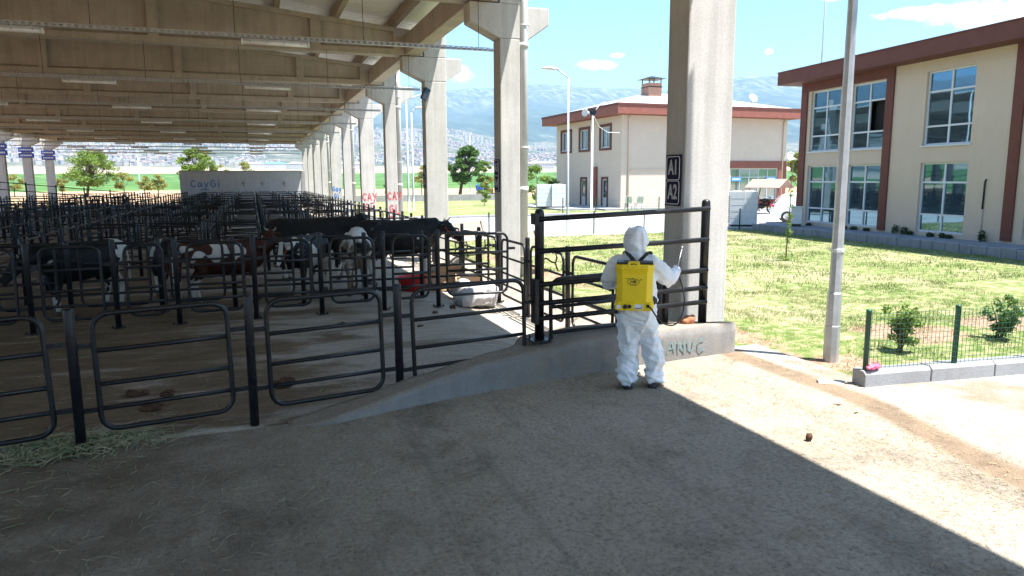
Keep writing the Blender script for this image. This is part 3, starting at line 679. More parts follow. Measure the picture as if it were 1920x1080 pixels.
# back wall across the far end
bw = tag(empty('back_wall', (0, 74, 0)), 'pale plastered wall with blue painted word across the far end of the shed', 'wall')
mb = MB(); mb.box(-6.3, 4.55, 0, 0.25, -0.1, 3.1); o = mb.build('wall_face', MAT['white_wall'], bw); bevel(o, 0.02, 1)
mb = MB(); mb.box(-6.36, 4.7, -0.04, 0.3, 3.104, 3.16); mb.build('coping', MAT['grey_wall'], bw)
mb = MB(); mb.box(4.56, 4.9, -0.05, 0.3, -0.1, 3.09); mb.build('pier', MAT['grey_wall'], bw)
mb = MB(); word(mb, 'CayGi', (-5.4, -0.001, 1.65), (1, 0, 0), (0, 0, 1), 0.6, 0.09, 0.5); strokes(mb, [[(0, 0), (.4, .1), (.7, .02)]], (-4.6, -0.001, 1.35), (1, 0, 0), (0, 0, 1), .09); mb.build('graffiti', MAT['blue_paint'], bw)
mb = MB()
for x in (-.9, .8, 2.8): strokes(mb, [[(0, .3), (.12, .35), (.2, .2), (.1, .05), (.02, .15), (.1, .3), (.15, -.1)]], (x, -0.001, 1.75), (1, 0, 0), (0, 0, 1), .09)
mb.build('grey_mark', MAT['grey_wall'], bw)
# signs on the columns
def pen_sign(i, body, y_off, z0, z1, label):
    y = colY(i); t = tag(empty('pen_sign', (4.955, y+0.22, z0)), label, 'sign', 'pen number signs'); h = z1-z0; w = 0.34
    mb = MB(); mb.box(-0.02, -0.002, -w/2, w/2, 0, h); o = mb.build('plate', MAT['navy_plate'], t); bevel(o, 0.006, 1)
    mb = MB(); e = 0.025
    for (za, zb) in ((e, h/2-0.008), (h/2+0.008, h-e)):
        c = [(-w/2+e+.02, za), (w/2-e-.02, za), (w/2-e, za+.02), (w/2-e, zb-.02), (w/2-e-.02, zb), (-w/2+e+.02, zb), (-w/2+e, zb-.02), (-w/2+e, za+.02)]
        mb.tube([(-0.0215, a, z) for a, z in c], 0.005, 6, True)
    mb.build('border', MAT['white_paint'], t)
    for k, s in enumerate(body): text(s, 0.25, MAT['letter_grey'], t, (-0.0225, 0, h*(0.74-0.48*k)), (0, -1, 0), (0, 0, 1), sx=0.72, bold=0.006)
pen_sign(0, ('A1', 'A2'), 0, 1.95, 2.58, 'dark blue pen sign reading A1 over A2 on the nearest column')
pen_sign(1, ('A3', 'A4'), 0, 2.02, 2.70, 'dark blue pen sign reading A3 over A4 on the second column')
pen_sign(2, ('A5', 'A6'), 0, 2.02, 2.70, 'dark blue pen sign reading A5 over A6 on the third column')
for i in (8, 9, 10):
    t = tag(empty('row_sign', (-17.3, colY(i)-0.06, 4.6)), 'blue row sign high on the %s of the columns along the far left side' % {8: 'nearest', 9: 'middle', 10: 'farthest'}[i], 'sign', 'blue signs on the left columns')
    mb = MB(); mb.box(-.55, .55, -.03, 0, -.42, -.04); mb.box(-.55, .55, -.03, 0, 0.04, .42); mb.build('plate', MAT['sign_blue'], t)
    mb = MB()
    for z in (-.23, .23):
        for k in range(7): mb.box(-.42+k*.12, -.34+k*.12, -.034, -.031, z-.06, z+.06)
    mb.build('lettering', MAT['white_paint'], t)
# floodlight on the third column
t = tag(empty('floodlight', (4.93, colY(2)-0.25, 4.75)), 'black floodlight tilted down on the third column', 'floodlight'); t.rotation_euler = (0, 0, R(20)); t.scale = (.6, .6, .6)
mb = MB(); mb.M = Matrix.Rotation(R(28), 4, 'Y'); mb.box(-.16, .16, -.05, .05, -.32, .3)
for k in range(6): mb.box(-.15+k*.055, -.13+k*.055, .05, .12, -.28, .26)
o = mb.build('housing', MAT['black_plastic'], t); bevel(o, .01, 1)
mb = MB(); mb.tube([(0, .08, .05), (.02, .2, .2), (.05, .3, .3)], .02, 6); mb.build('bracket', MAT['black_plastic'], t)
mb = MB(); mb.M = Matrix.Rotation(R(28), 4, 'Y'); mb.box(-.13, .13, -.056, -.052, -.28, .26); mb.build('lens', MAT['car_glass'], t)
# ------------------------------------------------------------------ pens: posts and tubular panels
def rrect(w, z0, z1, r, n=5):
    pts = []
    for (cx, cz, a0) in ((w/2-r, z1-r, 0), (-w/2+r, z1-r, 90), (-w/2+r, z0+r, 180), (w/2-r, z0+r, 270)):
        for k in range(n+1):
            a = R(a0+90*k/n); pts.append((cx+r*math.cos(a), 0, cz+r*math.sin(a)))
    return pts
PZ0, PZ1 = 0.17, 1.19
def panel_meshes(w, n=8, nc=4):
    f = MB(); f.tube(rrect(w, PZ0, PZ1, 0.13, nc), 0.0235, n, True)
    rails = []
    for fr in (0.31, 0.60, 0.81):
        z = PZ1-(PZ1-PZ0)*fr; m_ = MB(); m_.tube([(-w/2+.01, 0, z), (w/2-.01, 0, z)], 0.0205, n); rails.append(m_)
    hs = []
    for s in (-1, 1):
        for z in (0.36, 0.93):
            m_ = MB(); m_.box(min(s*w/2, s*(w/2+.15)), max(s*w/2, s*(w/2+.15)), -.006, .006, z-.022, z+.022); hs.append(m_)
            for q in (.03, .07, .11): m_.tube([(s*(w/2+q), -.012, z), (s*(w/2+q), .012, z)], .008, 6)
    return f, rails, hs
PM = {}
def panel_proto(w):
    k = round(w, 2)
    if k not in PM:
        f, rs, hs = panel_meshes(k)
        fm = f.mesh('frame', MAT['black_steel']); rm = [r_.mesh('rail', MAT['black_steel']) for r_ in rs]; hm_ = [h.mesh('hinge', MAT['worn_steel']) for h in hs]
        f, rs, hs = panel_meshes(k, 5, 3); one = MB(); one.smooth = True
        for q in [f]+rs: one.add(q.v, q.f, True)
        PM[k] = (fm, rm, hm_, one.mesh('gate_panel', MAT['black_steel']), one)
    return PM[k]
def post_mb(h, r=0.042, n=12):
    mb = MB(); mb.lathe([(r, 0), (r, h-.02), (r*.9, h-.006), (r*.6, h), (0.001, h+.002)], n=n); return mb
def plate_mb():
    mb = MB(); mb.box(-.085, .085, -.085, .085, 0.003, .014)
    for a in (-1, 1):
        for c in (-1, 1): mb.lathe([(.011, .014), (.011, .034), (.001, .036)], (a*.065, c*.065, 0), 6)
    return mb
POSTM = {}
def post_proto(h):
    k = round(h, 2)
    if k not in POSTM: POSTM[k] = (post_mb(k).mesh('fence_post', MAT['worn_steel']), post_mb(k, n=6).mesh('fence_post', MAT['worn_steel']), post_mb(k, n=5))
    return POSTM[k]
plate_me = plate_mb().mesh('base_plate', MAT['worn_steel'])
ORD = ['first', 'second', 'third', 'fourth', 'fifth', 'sixth', 'seventh', 'eighth', 'ninth', 'tenth', 'eleventh', 'twelfth', 'thirteenth', 'fourteenth', 'fifteenth']
posts = []; panels = []
def row(pts, name, h=1.25, zs=1.0, skip=(), order='from the right', z=0.0, ends=(True, True), pgap=0.17):
    n_ = len(pts)
    for i, p in enumerate(pts):
        if (i == 0 and not ends[0]) or (i == n_-1 and not ends[1]): continue
        k = n_-1-i if order == 'from the right' else i
        posts.append((p[0], p[1], z, h, '%s black post %s in the %s' % (ORD[k] if k < 15 else 'next', order, name) if k < 15 else None, name))
    for i in range(n_-1):
        if i in skip: continue
        a, c = Vector(pts[i]), Vector(pts[i+1]); L = (c-a).length; w = L-2*pgap
        k = n_-2-i if order == 'from the right' else i
        panels.append(((a.x+c.x)/2, (a.y+c.y)/2, z, math.atan2(c.y-a.y, c.x-a.x), w, zs, '%s black tubular gate panel %s in the %s' % (ORD[k] if k < 15 else 'next', order, name) if k < 15 else None, name))
row([(-4.3, 6.42), (-2.9, 6.60), (-1.5, 6.80), (-0.1, 7.0), (1.33, 7.2), (2.94, 7.36), (4.55, 7.5)], 'front row nearest the camera', ends=(True, True))
posts.pop(-2)   # the tall gate's own post stands there
XA = [-6.7, -5.5, -4.4, -3.25, -2.1, -1.22, -0.05, 1.02, 2.1, 3.09, 4.6]
row([(x, 12.6+0.02*x) for x in XA], 'second cross row of pens', 1.40, 1.09, ends=(True, False))
XB = [-7.8, -6.6, -5.4, -4.2, -3.0, -1.6, -.4, .8, 1.95, 3.05, 4.6]
row([(x, 13.85) for x in XB], 'third cross row of pens', 1.30, 1.04, ends=(True, False))
YC = [7.55, 8.75, 10.45, 12.25, 13.9, 15.3, 16.7] + [18.1+1.48*k for k in range(39)]
row([(4.68, y) for y in YC], 'fence along the right columns', 1.46, 1.10, order='from the camera', z=-.22)
for xx, nm_, y0_ in ((-4.1, 'long fence left of the cows', 15.6), (-5.7, 'long fence before the alley', 15.2), (-8.9, 'long fence along the alley', 18.5), (-10.4, 'long fence beyond the alley', 18.5)):
    row([(xx, y0_+1.5*k) for k in range(int((76-y0_)/1.5))], nm_, 1.25, 1.0, order='from the camera')
rows_y = [19.3, 20.6, 25.6, 26.9, 32.5, 33.8, 39.5, 40.8, 46.4, 47.8, 53.4, 54.7, 60.3, 61.6, 67.3, 71.5]
for j, y in enumerate(rows_y):
    nmx = ('%s cross row of pens' % ORD[j+3]) if j < 12 else 'last cross rows of pens'
    row([(-4.1+1.465*k+0.0*j, y) for k in range(7)], nmx, 1.27, 1.0, ends=(False, False))
    if j % 2 == 0: row([(-8.9+1.066*k, y+.6) for k in range(4)], 'short fence rows between the alleys', 1.25, 1.0, ends=(False, False))
    row([(-16.6+1.55*k, y-.5) for k in range(5)], 'cross rows of pens at the far left', 1.25, 1.0, ends=(True, False))
posts.sort(key=lambda p: math.hypot(p[0], p[1])); panels.sort(key=lambda p: math.hypot(p[0], p[1]))
used = set()
def lab(s, name, kind):
    if s is None or s in used or 'far left' in name or 'short' in name or 'last cross' in name: return 'black %s in the %s' % (kind, name)
    used.add(s); return s
rest = MB()
for i, (x, y, z, h, s, name) in enumerate(posts):
    near = math.hypot(x, y) < 17
    if i < 295:
        o = link(bpy.data.objects.new('fence_post', post_proto(h)[0 if near else 1])); o.location = (x, y, z-.002)
        o.rotation_euler = (random.uniform(-.01, .01), random.uniform(-.01, .01), random.uniform(0, 1))
        tag(o, lab(s, name, 'steel post'), 'fence post', 'fence posts of the %s' % name)
        if near and y > 7.6: link(bpy.data.objects.new('base_plate', plate_me), o)
    else:
        q = post_proto(h)[2]; rest.M = Matrix.Translation((x, y, z)); rest.add(q.v, q.f, True)
for i, (x, y, z, rz, w, zs, s, name) in enumerate(panels):
    near = math.hypot(x, y) < 17; fm, rm, hm_, om, one = panel_proto(w)
    if i < 295:
        t = empty('gate_panel', (x, y, z), rz) if near else link(bpy.data.objects.new('gate_panel', om))
        t.location = (x, y, z); t.rotation_euler = (random.uniform(-.008, .008), random.uniform(-.012, .012) - (0.02 if y < 8 else 0), rz); t.scale = (1, 1, zs)
        tag(t, lab(s, name, 'tubular gate panel'), 'gate panel', 'gate panels of the %s' % name)
        if near:
            link(bpy.data.objects.new('frame', fm), t)
            for q in rm: link(bpy.data.objects.new('rail', q), t)
            for q in hm_: link(bpy.data.objects.new('hinge', q), t)
    else:
        rest.M = Matrix.Translation((x, y, z)) @ Matrix.Rotation(rz, 4, 'Z'); rest.add(one.v, one.f, True)
rest.M = None
tag(rest.build('pen_fencing', MAT['black_steel']), 'dark mass of far pen fencing at the back of the shed', 'fencing', kind='stuff')
# ramp railing far left
t = tag(empty('ramp_railing', (-12.5, 56, 0)), 'tall black two rail railing sloping down at the far left of the pens', 'railing')
A_, B_ = Vector((-4.0, -4, 2.45)), Vector((4.2, 4.5, 1.35))
for dz in (0, -.45):
    mb = MB(); mb.tube([A_+Vector((0, 0, dz)), B_+Vector((0, 0, dz))], .03, 6); mb.build('rail', MAT['black_steel'], t)
for k in range(7):
    p = A_.lerp(B_, k/6); mb = MB(); mb.tube([(p.x, p.y, 0), (p.x, p.y, p.z+.12)], .045, 6); mb.build('post', MAT['black_steel'], t)

# ------------------------------------------------------------------ low wall that rises along the apron
def wf(x):
    for (a, ya), (c, yc) in zip(WF, WF[1:]):
        if a <= x <= c: return ya+(yc-ya)*(x-a)/(c-a)
    return WF[-1][1]
WF = [(0.2, 6.72), (.6, 6.66), (1.42, 6.84), (2.21, 6.97), (3.03, 7.05), (3.57, 7.10), (5.5, 7.12)]
ZT = [(0.2, 0.01, .012), (.6, .07, .10), (1.0, .15, .17), (1.42, .24, .26), (2.21, .38, .42), (3.03, .47, .52), (3.57, .53, .56), (4.45, .56, .55), (5.42, .56, .47)]
YB = [(0.2, 6.98), (.6, 7.03), (1.42, 7.15), (2.6, 7.29), (2.8, 7.62), (5.42, 7.76)]
def li(T, x, c=1):
    for p, q in zip(T, T[1:]):
        if p[0] <= x <= q[0]: return p[c]+(q[c]-p[c])*(x-p[0])/(q[0]-p[0])
    return T[-1][c] if x > T[-1][0] else T[0][c]
rings = []; nx = 90
for i in range(nx+1):
    x = .2+(5.42-.2)*i/nx; yf = wf(x); zf = li(ZT, x, 1); zb = li(ZT, x, 2); yb = li(YB, x)
    ring = []; K = 6
    for k in range(K+1):
        z = -0.06+(zf+0.04)*k/K; ring.append((x, yf+0.03*k/K, z))
    ring.append((x, yf+.055, zf+.008))
    for k in range(1, K+1):
        ring.append((x, yf+.055+(yb-yf-.055)*k/K, zf+(zb-zf)*k/K))
    ring.append((x, yb, -.2))
    ring = [(p[0], p[1]+.016*mnoise.noise(Vector(p)*5), p[2]+.018*mnoise.noise(Vector(p)*4+Vector((3, 3, 3)))) for p in ring]
    rings.append(ring)
mb = MB(); mb.loft(rings); mb.sm = [False if len(f) > 4 else True for f in mb.f]
wall = mb.build('low_wall', MAT['curb_concrete']); tag(wall, 'rough grey concrete low wall rising along the apron under the tall gate', 'wall')
mb = MB(); word(mb, 'KANUC', (4.33, 7.118, .265), (1, 0, 0), (0, 0, 1), .15, .016, .115, .1)
mb.build('graffiti', MAT['teal_paint'], wall)
# tall gate on the wall
tg = tag(empty('tall_gate', (2.94, 7.34, .5)), 'tall black five rail barrier standing on the low wall in front of the worker', 'gate')
ang = math.atan2(.08, 2.19)
for (x, y, z0, z1) in ((0, 0, -.02, 1.47), (2.19, .08, -.02, 1.54)):
    q = MB(); q.M = Matrix.Translation((x, y, 0)); q.lathe([(.052, z0), (.052, z1-.05), (.047, z1-.02), (.03, z1-.004), (.002, z1)], n=16)
    p = q.build('post', MAT['black_steel'], tg)
    q = MB(); q.M = Matrix.Translation((x, y, 0)); q.box(-.11, .11, -.11, .11, .0, .016)
    for a in (-1, 1):
        for c in (-1, 1): q.lathe([(.012, .016), (.012, .05), (.001, .052)], (a*.085, c*.085, 0), 6)
    q.build('base_plate', MAT['worn_steel'], p)
for za, zb_ in ((1.36, 1.43), (1.01, 1.06), (.64, .69), (.43, .475), (.26, .30)):
    q = MB(); q.tube([(-.03, -.055, za), (2.2, .025, zb_)], .029, 12); q.build('rail', MAT['black_steel'], tg)
q = MB(); q.box(-.075, -.03, -.07, .07, 1.30, 1.42); q.build('bracket', MAT['worn_steel'], tg)
q = MB(); q.box(-.075, -.03, -.07, .07, .2, .70); q.build('bracket', MAT['worn_steel'], tg)
mb = MB(); mb.ball((0, 0, .05), (.11, .075, .065), 12, 8)
me = remesh(mb, .018, 1); 
for v_ in me.vertices: v_.co *= 1+.35*mnoise.noise(v_.co*14)
me.materials.append(MAT['brick_rock']); o = link(bpy.data.objects.new('rock', me)); o.location = (4.93, 7.42, .52); tag(o, 'orange brown lump of broken brick on the low wall beside the gate post', 'rock')
# ------------------------------------------------------------------ worker in a white hooded suit with a yellow backpack sprayer
m, n, l, b = nm('suit_fabric'); v = coords(n, l, 'obj')
l.new(ramp(n, l, noi(n, l, v, 9, 4), [(0.3, (0.78, 0.80, 0.84)), (0.7, (0.83, 0.85, 0.88))]), b.inputs['Base Color']); b.inputs['Roughness'].default_value = 0.62
w1 = noi(n, l, v, 6, 3, 0.5, 1.2); vz = coords(n, l, 'obj', (1, 1, 3.2)); w2 = noi(n, l, vz, 8, 4, 0.55, 1.0)
hh = M_(n, l, 'ADD', M_(n, l, 'ABSOLUTE', M_(n, l, 'SUBTRACT', w1, .5)), M_(n, l, 'ABSOLUTE', M_(n, l, 'SUBTRACT', w2, .5)))
bump(n, l, b, hh, 0.55, 0.05)
b.inputs['Subsurface Weight'].default_value = 0.0
FEET = at(1198, 727, 0.135); FEET.z = 0.135
worker = tag(empty('person', FEET, -math.atan2(FEET.x, FEET.y)), 'person in a white hooded protective suit seen from behind, spraying a column', 'person')
def ering(cx, cy, z, rx, ry, n_=20): return [(cx+rx*math.cos(2*math.pi*k/n_), cy+ry*math.sin(2*math.pi*k/n_), z) for k in range(n_)]
mb = MB()
mb.loft([ering(*q) for q in ((-.122, .0, .045, .088, .105), (-.12, .0, .10, .103, .118), (-.118, .0, .17, .096, .105), (-.118, .01, .30, .100, .105), (-.112, .025, .46, .103, .108), (-.115, .015, .60, .112, .125), (-.115, -.005, .74, .122, .14), (-.105, 0, .86, .115, .13))])
mb.loft([ering(*q) for q in ((.152, .06, .045, .085, .10), (.15, .06, .10, .100, .115), (.147, .055, .17, .092, .105), (.140, .055, .30, .098, .105), (.112, .06, .46, .103, .108), (.072, .04, .60, .115, .125), (.045, .0, .74, .125, .14), (.03, 0, .86, .115, .13))])
mb.loft([ering(*q) for q in ((-.035, 0, .62, .12, .11), (-.035, 0, .72, .205, .155), (-.035, 0, .84, .205, .165), (-.04, .0, .96, .192, .15), (-.045, .0, 1.08, .195, .145), (-.05, 0, 1.20, .205, .14), (-.055, .0, 1.29, .20, .125), (-.055, .0, 1.36, .15, .105), (-.055, .0, 1.41, .09, .085), (-.055, .01, 1.46, .085, .09))])
sh = [(-.21, 0, 1.315), (-.285, .01, 1.25), (-.325, .03, 1.15), (-.325, .10, 1.09), (-.27, .22, 1.10), (-.20, .33, 1.12)]
mb.tube(sh, [.085, .092, .088, .086, .075, .058], 14); mb.ball(sh[3], .08); mb.ball(sh[0], .09)
sr = [(.10, 0, 1.315), (.175, .02, 1.25), (.245, .08, 1.165), (.285, .17, 1.125), (.32, .27, 1.165), (.348, .36, 1.20)]
mb.tube(sr, [.088, .094, .088, .082, .070, .052], 14); mb.ball(sr[0], .092); mb.ball(sr[3], .075)
# hood
mb.loft([ering(*q) for q in ((-.055, .01, 1.38, .13, .115), (-.058, .015, 1.44, .108, .112), (-.06, .02, 1.50, .118, .132), (-.062, .02, 1.565, .122, .142), (-.062, .012, 1.62, .112, .13), (-.06, .0, 1.66, .085, .095), (-.058, -.005, 1.685, .04, .045))])
body = remesh(mb, .0105, 9, .5)
def ridge(p, f):
    k = max(0.0, 1-abs(mnoise.noise(p*f))*2.0); return k**1.6*1.5-.45
nrm = [v_.normal.copy() for v_ in body.vertices]
for v_, nn in zip(body.vertices, nrm):
    p = v_.co; q = Vector((p.x, p.y, p.z*2.1)); amp = .016 + (.010 if p.z < .35 else 0) + (.006 if .5 < p.z < .95 else 0) - (.006 if p.z > 1.42 else 0) + (.003 if p.z > 1.4 else 0)
    sw = mnoise.noise(p*2.2)*1.2; q1 = Vector((p.x*1.5+sw*.25+p.z*.35, p.y*1.5, p.z*.75+sw*.2)); q2 = Vector((p.x*.8, p.y*.8, p.z*2.4+p.x*.9+sw*.15)); d = amp*1.0*max(-.5, ridge(q1+Vector((3, 1, 7)), 5.0)) + amp*.6*max(-.5, ridge(q2+Vector((9, 2, 3)), 4.2)) - .006
    if p.z < .2: d += .008*math.sin(p.z*85+p.x*9)
    v_.co = p + nn*d
body.materials.append(MAT['suit_fabric']); body.update()
link(bpy.data.objects.new('body', body), worker)
# face under the hood (front side), mask
mb = MB(); mb.ball((-.06, .075, 1.555), (.083, .088, .112), 18, 12); mb.loft([ering(*q) for q in ((-.06, .16, 1.525, .02, .022), (-.06, .165, 1.54, .016, .02), (-.06, .158, 1.58, .009, .012))])
for s in (-1, 1): mb.ball((-.06+s*.036, .148, 1.585), (.018, .012, .01)); mb.ball((-.06+s*.088, .06, 1.55), (.012, .025, .034))
mb.ball((-.06, .152, 1.497), (.028, .014, .009))
fm = remesh(mb, .007, 3); fm.materials.append(MAT['skin']); face = link(bpy.data.objects.new('face', fm), worker)
mb = MB()
for s in (-1, 1): mb.ball((-.06+s*.036, .1615, 1.585), (.010, .006, .006))
mb.build('eyes', MAT['eye'], face)
mb = MB(); mb.loft([[(-.06+.075*math.sin(R(a))*w_, .072+(.088+o_)*math.cos(R(a)), z_) for a in range(-80, 81, 16)]+[(-.06+.068*math.sin(R(a))*w_, .068+(.08)*math.cos(R(a)), z_) for a in range(80, -81, -16)] for z_, w_, o_ in ((1.445, .55, -.01), (1.475, .9, .012), (1.51, 1.02, .026), (1.54, 1.0, .012))])
mb.build('mask', MAT['white_paint'], worker)
# gloved hands
def hand(side, W, d, up, curl, name='hand'):
    'W wrist, d pointing direction, up the back of hand; fingers curl towards -up'
    mb = MB(); d = d.normalized(); up = (up-d*up.dot(d)).normalized(); s = d.cross(up)*side
    mb.loft([[W+d*t+s*(a*math.cos(2*math.pi*k/10))+up*(c_*math.sin(2*math.pi*k/10)) for k in range(10)] for t, a, c_ in ((-.02, .028, .022), (.01, .032, .02), (.05, .042, .018), (.085, .042, .015))])
    for i, (off, L) in enumerate(((.031, .070), (.011, .080), (-.010, .074), (-.030, .058))):
        p = W+d*.078+s*off; pts = [p]; a = 0
        for k, f in enumerate((.42, .33, .25)):
            a += curl[k]; p = p+(d*math.cos(a)-up*math.sin(a))*L*f; pts.append(p)
        mb.tube(pts, [.0095, .009, .0085, .0075], 8); mb.ball(pts[-1], .0076, 8, 6)
    p = W+d*.03+s*.036; pts = [p, p+d*.026+s*.016-up*.012, p+d*.05+s*.006-up*.032, p+d*.062-s*.008-up*.044]
    mb.tube(pts, [.012, .011, .010, .008], 8); mb.ball(pts[-1], .008, 8, 6)
    me = remesh(mb, .0048, 3, .4); me.materials.append(MAT['suit_fabric']); return link(bpy.data.objects.new(name, me), worker)
hand(1, Vector((.352, .375, 1.205)), Vector((.25, .9, .15)), Vector((.45, -.25, .85)), (1.1, 1.25, .8))
hand(-1, Vector((-.195, .34, 1.12)), Vector((.35, .93, .05)), Vector((-.4, .1, .9)), (.5, .6, .5))
# shoes
for (x, y, a) in ((-.125, .03, 8), (.155, .09, -12)):
    mb = MB(); mb.M = Matrix.Translation((x, y, 0)) @ Matrix.Rotation(R(a), 4, 'Z')
    prof = [(-.125, .036, .05), (-.115, .042, .075), (-.06, .047, .085), (.0, .046, .085), (.06, .05, .07), (.12, .047, .055), (.15, .036, .045), (.165, .015, .03)]
    mb.loft([[(w_*math.cos(2*math.pi*k/12), y_, h_*.5+h_*.5*math.sin(2*math.pi*k/12)) for k in range(12)] for y_, w_, h_ in prof])
    mb.box(-.046, .046, -.12, .15, .0, .018)
    o = mb.build('shoe', MAT['shoe'], worker); bevel(o, .006, 1)

# sprayer: a thing of its own, worn on the back
spr = tag(empty('backpack_sprayer', FEET + Matrix.Rotation(worker.rotation_euler.z, 3, 'Z') @ Vector((-.064, -.27, .88)), worker.rotation_euler.z), "yellow backpack sprayer with black straps and hose on the worker's back", 'sprayer')
def orect(w, d0, d1, ch, z):   # rear chamfered outline (d0 rear (camera side, -y), d1 front)
    return [(-w/2, d1, z), (-w/2, -d0+ch*.6, z), (-w/2+ch, -d0, z), (w/2-ch, -d0, z), (w/2, -d0+ch*.6, z), (w/2, d1, z)]
mb = MB(); rings = [orect(w, d0, .1, .06, z) for w, d0, z in ((.345, .085, 0.035), (.35, .088, .06), (.352, .09, .25), (.356, .092, .36), (.366, .096, .405), (.37, .10, .412), (.37, .10, .448), (.36, .095, .455))]
mb.loft(rings); mb.sm = [False]*len(mb.f); tank = mb.build('tank', MAT['yellow_plastic'], spr); bevel(tank, .009, 3)
mb = MB(); mb.loft([orect(w, d0, .105, .03, z) for w, d0, z in ((.36, .10, 0), (.375, .105, .01), (.375, .105, .075), (.36, .1, .085))]); mb.sm = [False]*len(mb.f); o = mb.build('base', MAT['yellow_plastic'], spr); bevel(o, .006, 2)
mb = MB(); mb.box(-.175, -.065, -.09, .09, .456, .477); mb.box(.045, .175, -.09, .09, .456, .477); mb.box(-.065, .045, -.02, .09, .456, .477); o = mb.build('lid', MAT['black_plastic'], spr); bevel(o, .005, 2)
mb = MB()
mb.prism([(-.062, -.105, .405), (.042, -.105, .405), (.05, -.105, .47), (.035, -.105, .482), (-.055, -.105, .482), (-.07, -.105, .47)], (0, .075, 0))
o = mb.build('handle', MAT['yellow_plastic'], spr); bevel(o, .008, 2)
mb = MB(); mb.ball((-.03, -.107, .458), (.009, .004, .006), 8, 6); mb.ball((-.01, -.107, .462), (.009, .004, .006), 8, 6); mb.ball((.012, -.107, .458), (.009, .004, .006), 8, 6); mb.build('screw', MAT['black_plastic'], o)
mb = MB(); mb.lathe([(.022, 0), (.022, -.02), (.017, -.026)], (-.085, -.104, .042), 14, 'y'); mb.build('knob', MAT['black_plastic'], spr)
mb = MB(); mb.lathe([(.018, 0), (.018, -.012), (.012, -.014)], (-.042, -.104, .044), 14, 'y'); mb.box(-.05, -.034, -.121, -.117, .04, .05); mb.build('charging_port', MAT['black_plastic'], spr)
mb = MB(); mb.box(-.17, -.128, -.1075, -.104, .02, .055); mb.build('white_label', MAT['white_paint'], spr)
mb = MB(); mb.box(.003, .085, -.1075, -.104, .018, .066); lb = mb.build('white_label', MAT['white_paint'], spr)
mb = MB(); mb.box(.01, .068, -.1092, -.1076, .024, .032); mb.box(.072, .076, -.1092, -.1076, .024, .06); mb.build('print', MAT['black_plastic'], lb)
mb = MB(); ell = [(-.012+.058*math.cos(2*math.pi*k/36), -.0925, .285+.03*math.sin(2*math.pi*k/36)) for k in range(36)]
mb.tube(ell, .0022, 5, True); mb.tube([(-.09, -.0925, .318), (-.055, -.0925, .316), (-.03, -.0925, .312), (0, -.0925, .308)], .0016, 5); mb.tube([(-.045, -.0925, .313), (-.02, -.0925, .318), (.01, -.0925, .312)], .002, 5)
mb.tube([(-.04, -.0925, .251), (.02, -.0925, .251)], .0016, 5); lg = mb.build('logo', MAT['black_plastic'], spr)
me = text_mesh('HB', .04, bold=.0012)
me.transform(Matrix(((1.15, .25, 0, -.012), (0, 0, -1, -.0925), (0, 1, 0, .284), (0, 0, 0, 1)))); me.materials.clear(); me.materials.append(MAT['black_plastic']); link(bpy.data.objects.new('lettering', me), lg)
me = text_mesh('CE', .014, bold=.0006); me.transform(Matrix(((1, 0, 0, .062), (0, 0, -1, -.0925), (0, 1, 0, .305), (0, 0, 0, 1)))); me.materials.clear(); me.materials.append(MAT['black_plastic']); link(bpy.data.objects.new('lettering', me), lg)
def ribbon(pts, side, w, t, name, mt, parent):
    mb = MB(); P = [Vector(p) for p in pts]; s = Vector(side).normalized()*w/2
    rings = []
    for i, p in enumerate(P):
        d = (P[min(i+1, len(P)-1)]-P[max(i-1, 0)]).normalized(); nn = d.cross(s).normalized()*t/2
        rings.append([p-s-nn, p+s-nn, p+s+nn, p-s+nn])
    mb.loft(rings); mb.sm = [False]*len(mb.f); return mb.build(name, mt, parent)
for s, x0, x1 in ((-1, -.01, -.085), (1, .045, .125)):
    ribbon([(x0, .06, .47), (x0+(x1-x0)*.4, .10, .505), (x0+(x1-x0)*.8, .16, .53), (x1, .24, .545), (x1+s*.02, .34, .525), (x1+s*.035, .405, .44), (x1+s*.05, .41, .30), (x1+s*.06, .36, .14), (x1+s*.07, .28, .06), (s*.18, .12, .03)], (1, .1, .25*s), .052, .010, 'strap', MAT['strap'], spr)
o = ribbon([(.19, .06, .10), (.205, .16, .07), (.222, .22, .045)], (0, .3, 1), .05, .012, 'strap', MAT['strap'], spr)
o = ribbon([(-.19, .06, -.0), (-.185, .12, -.04), (-.17, .2, -.06)], (0, .3, 1), .06, .012, 'strap', MAT['strap'], spr)
mb = MB(); hp = [Vector(p) for p in ((.132, -.11, .052), (.165, -.15, .035), (.22, -.13, -.05), (.30, -.03, -.135), (.40, .10, -.165), (.475, .26, -.10), (.505, .40, .02), (.49, .52, .15), (.455, .60, .25), (.43, .63, .30))]
def cr(P, k=6):
    out = []
    for i in range(len(P)-1):
        p0, p1, p2, p3 = P[max(i-1, 0)], P[i], P[i+1], P[min(i+2, len(P)-1)]
        for j in range(k):
            t = j/k; out.append(.5*((2*p1)+(p2-p0)*t+(2*p0-5*p1+4*p2-p3)*t*t+(3*p1-p0-3*p2+p3)*t**3))
    return out+[P[-1]]
mb.tube(cr(hp), .0075, 8); mb.lathe([(.016, 0), (.016, -.02), (.009, -.03)], (.132, -.1, .052), 10, 'y'); mb.build('hose', MAT['rubber'], spr)
mb = MB(); mb.tube([(.43, .63, .285), (.437, .68, .335)], .012, 10); mb.build('grip', MAT['black_plastic'], spr)
mb = MB(); mb.tube([(.434, .66, .32), (.487, .80, .53)], .0062, 8); mb.lathe([(.009, 0), (.012, .02), (.006, .03)], (.487, .80, .525), 8); mb.build('lance', MAT['galvanised'], spr)
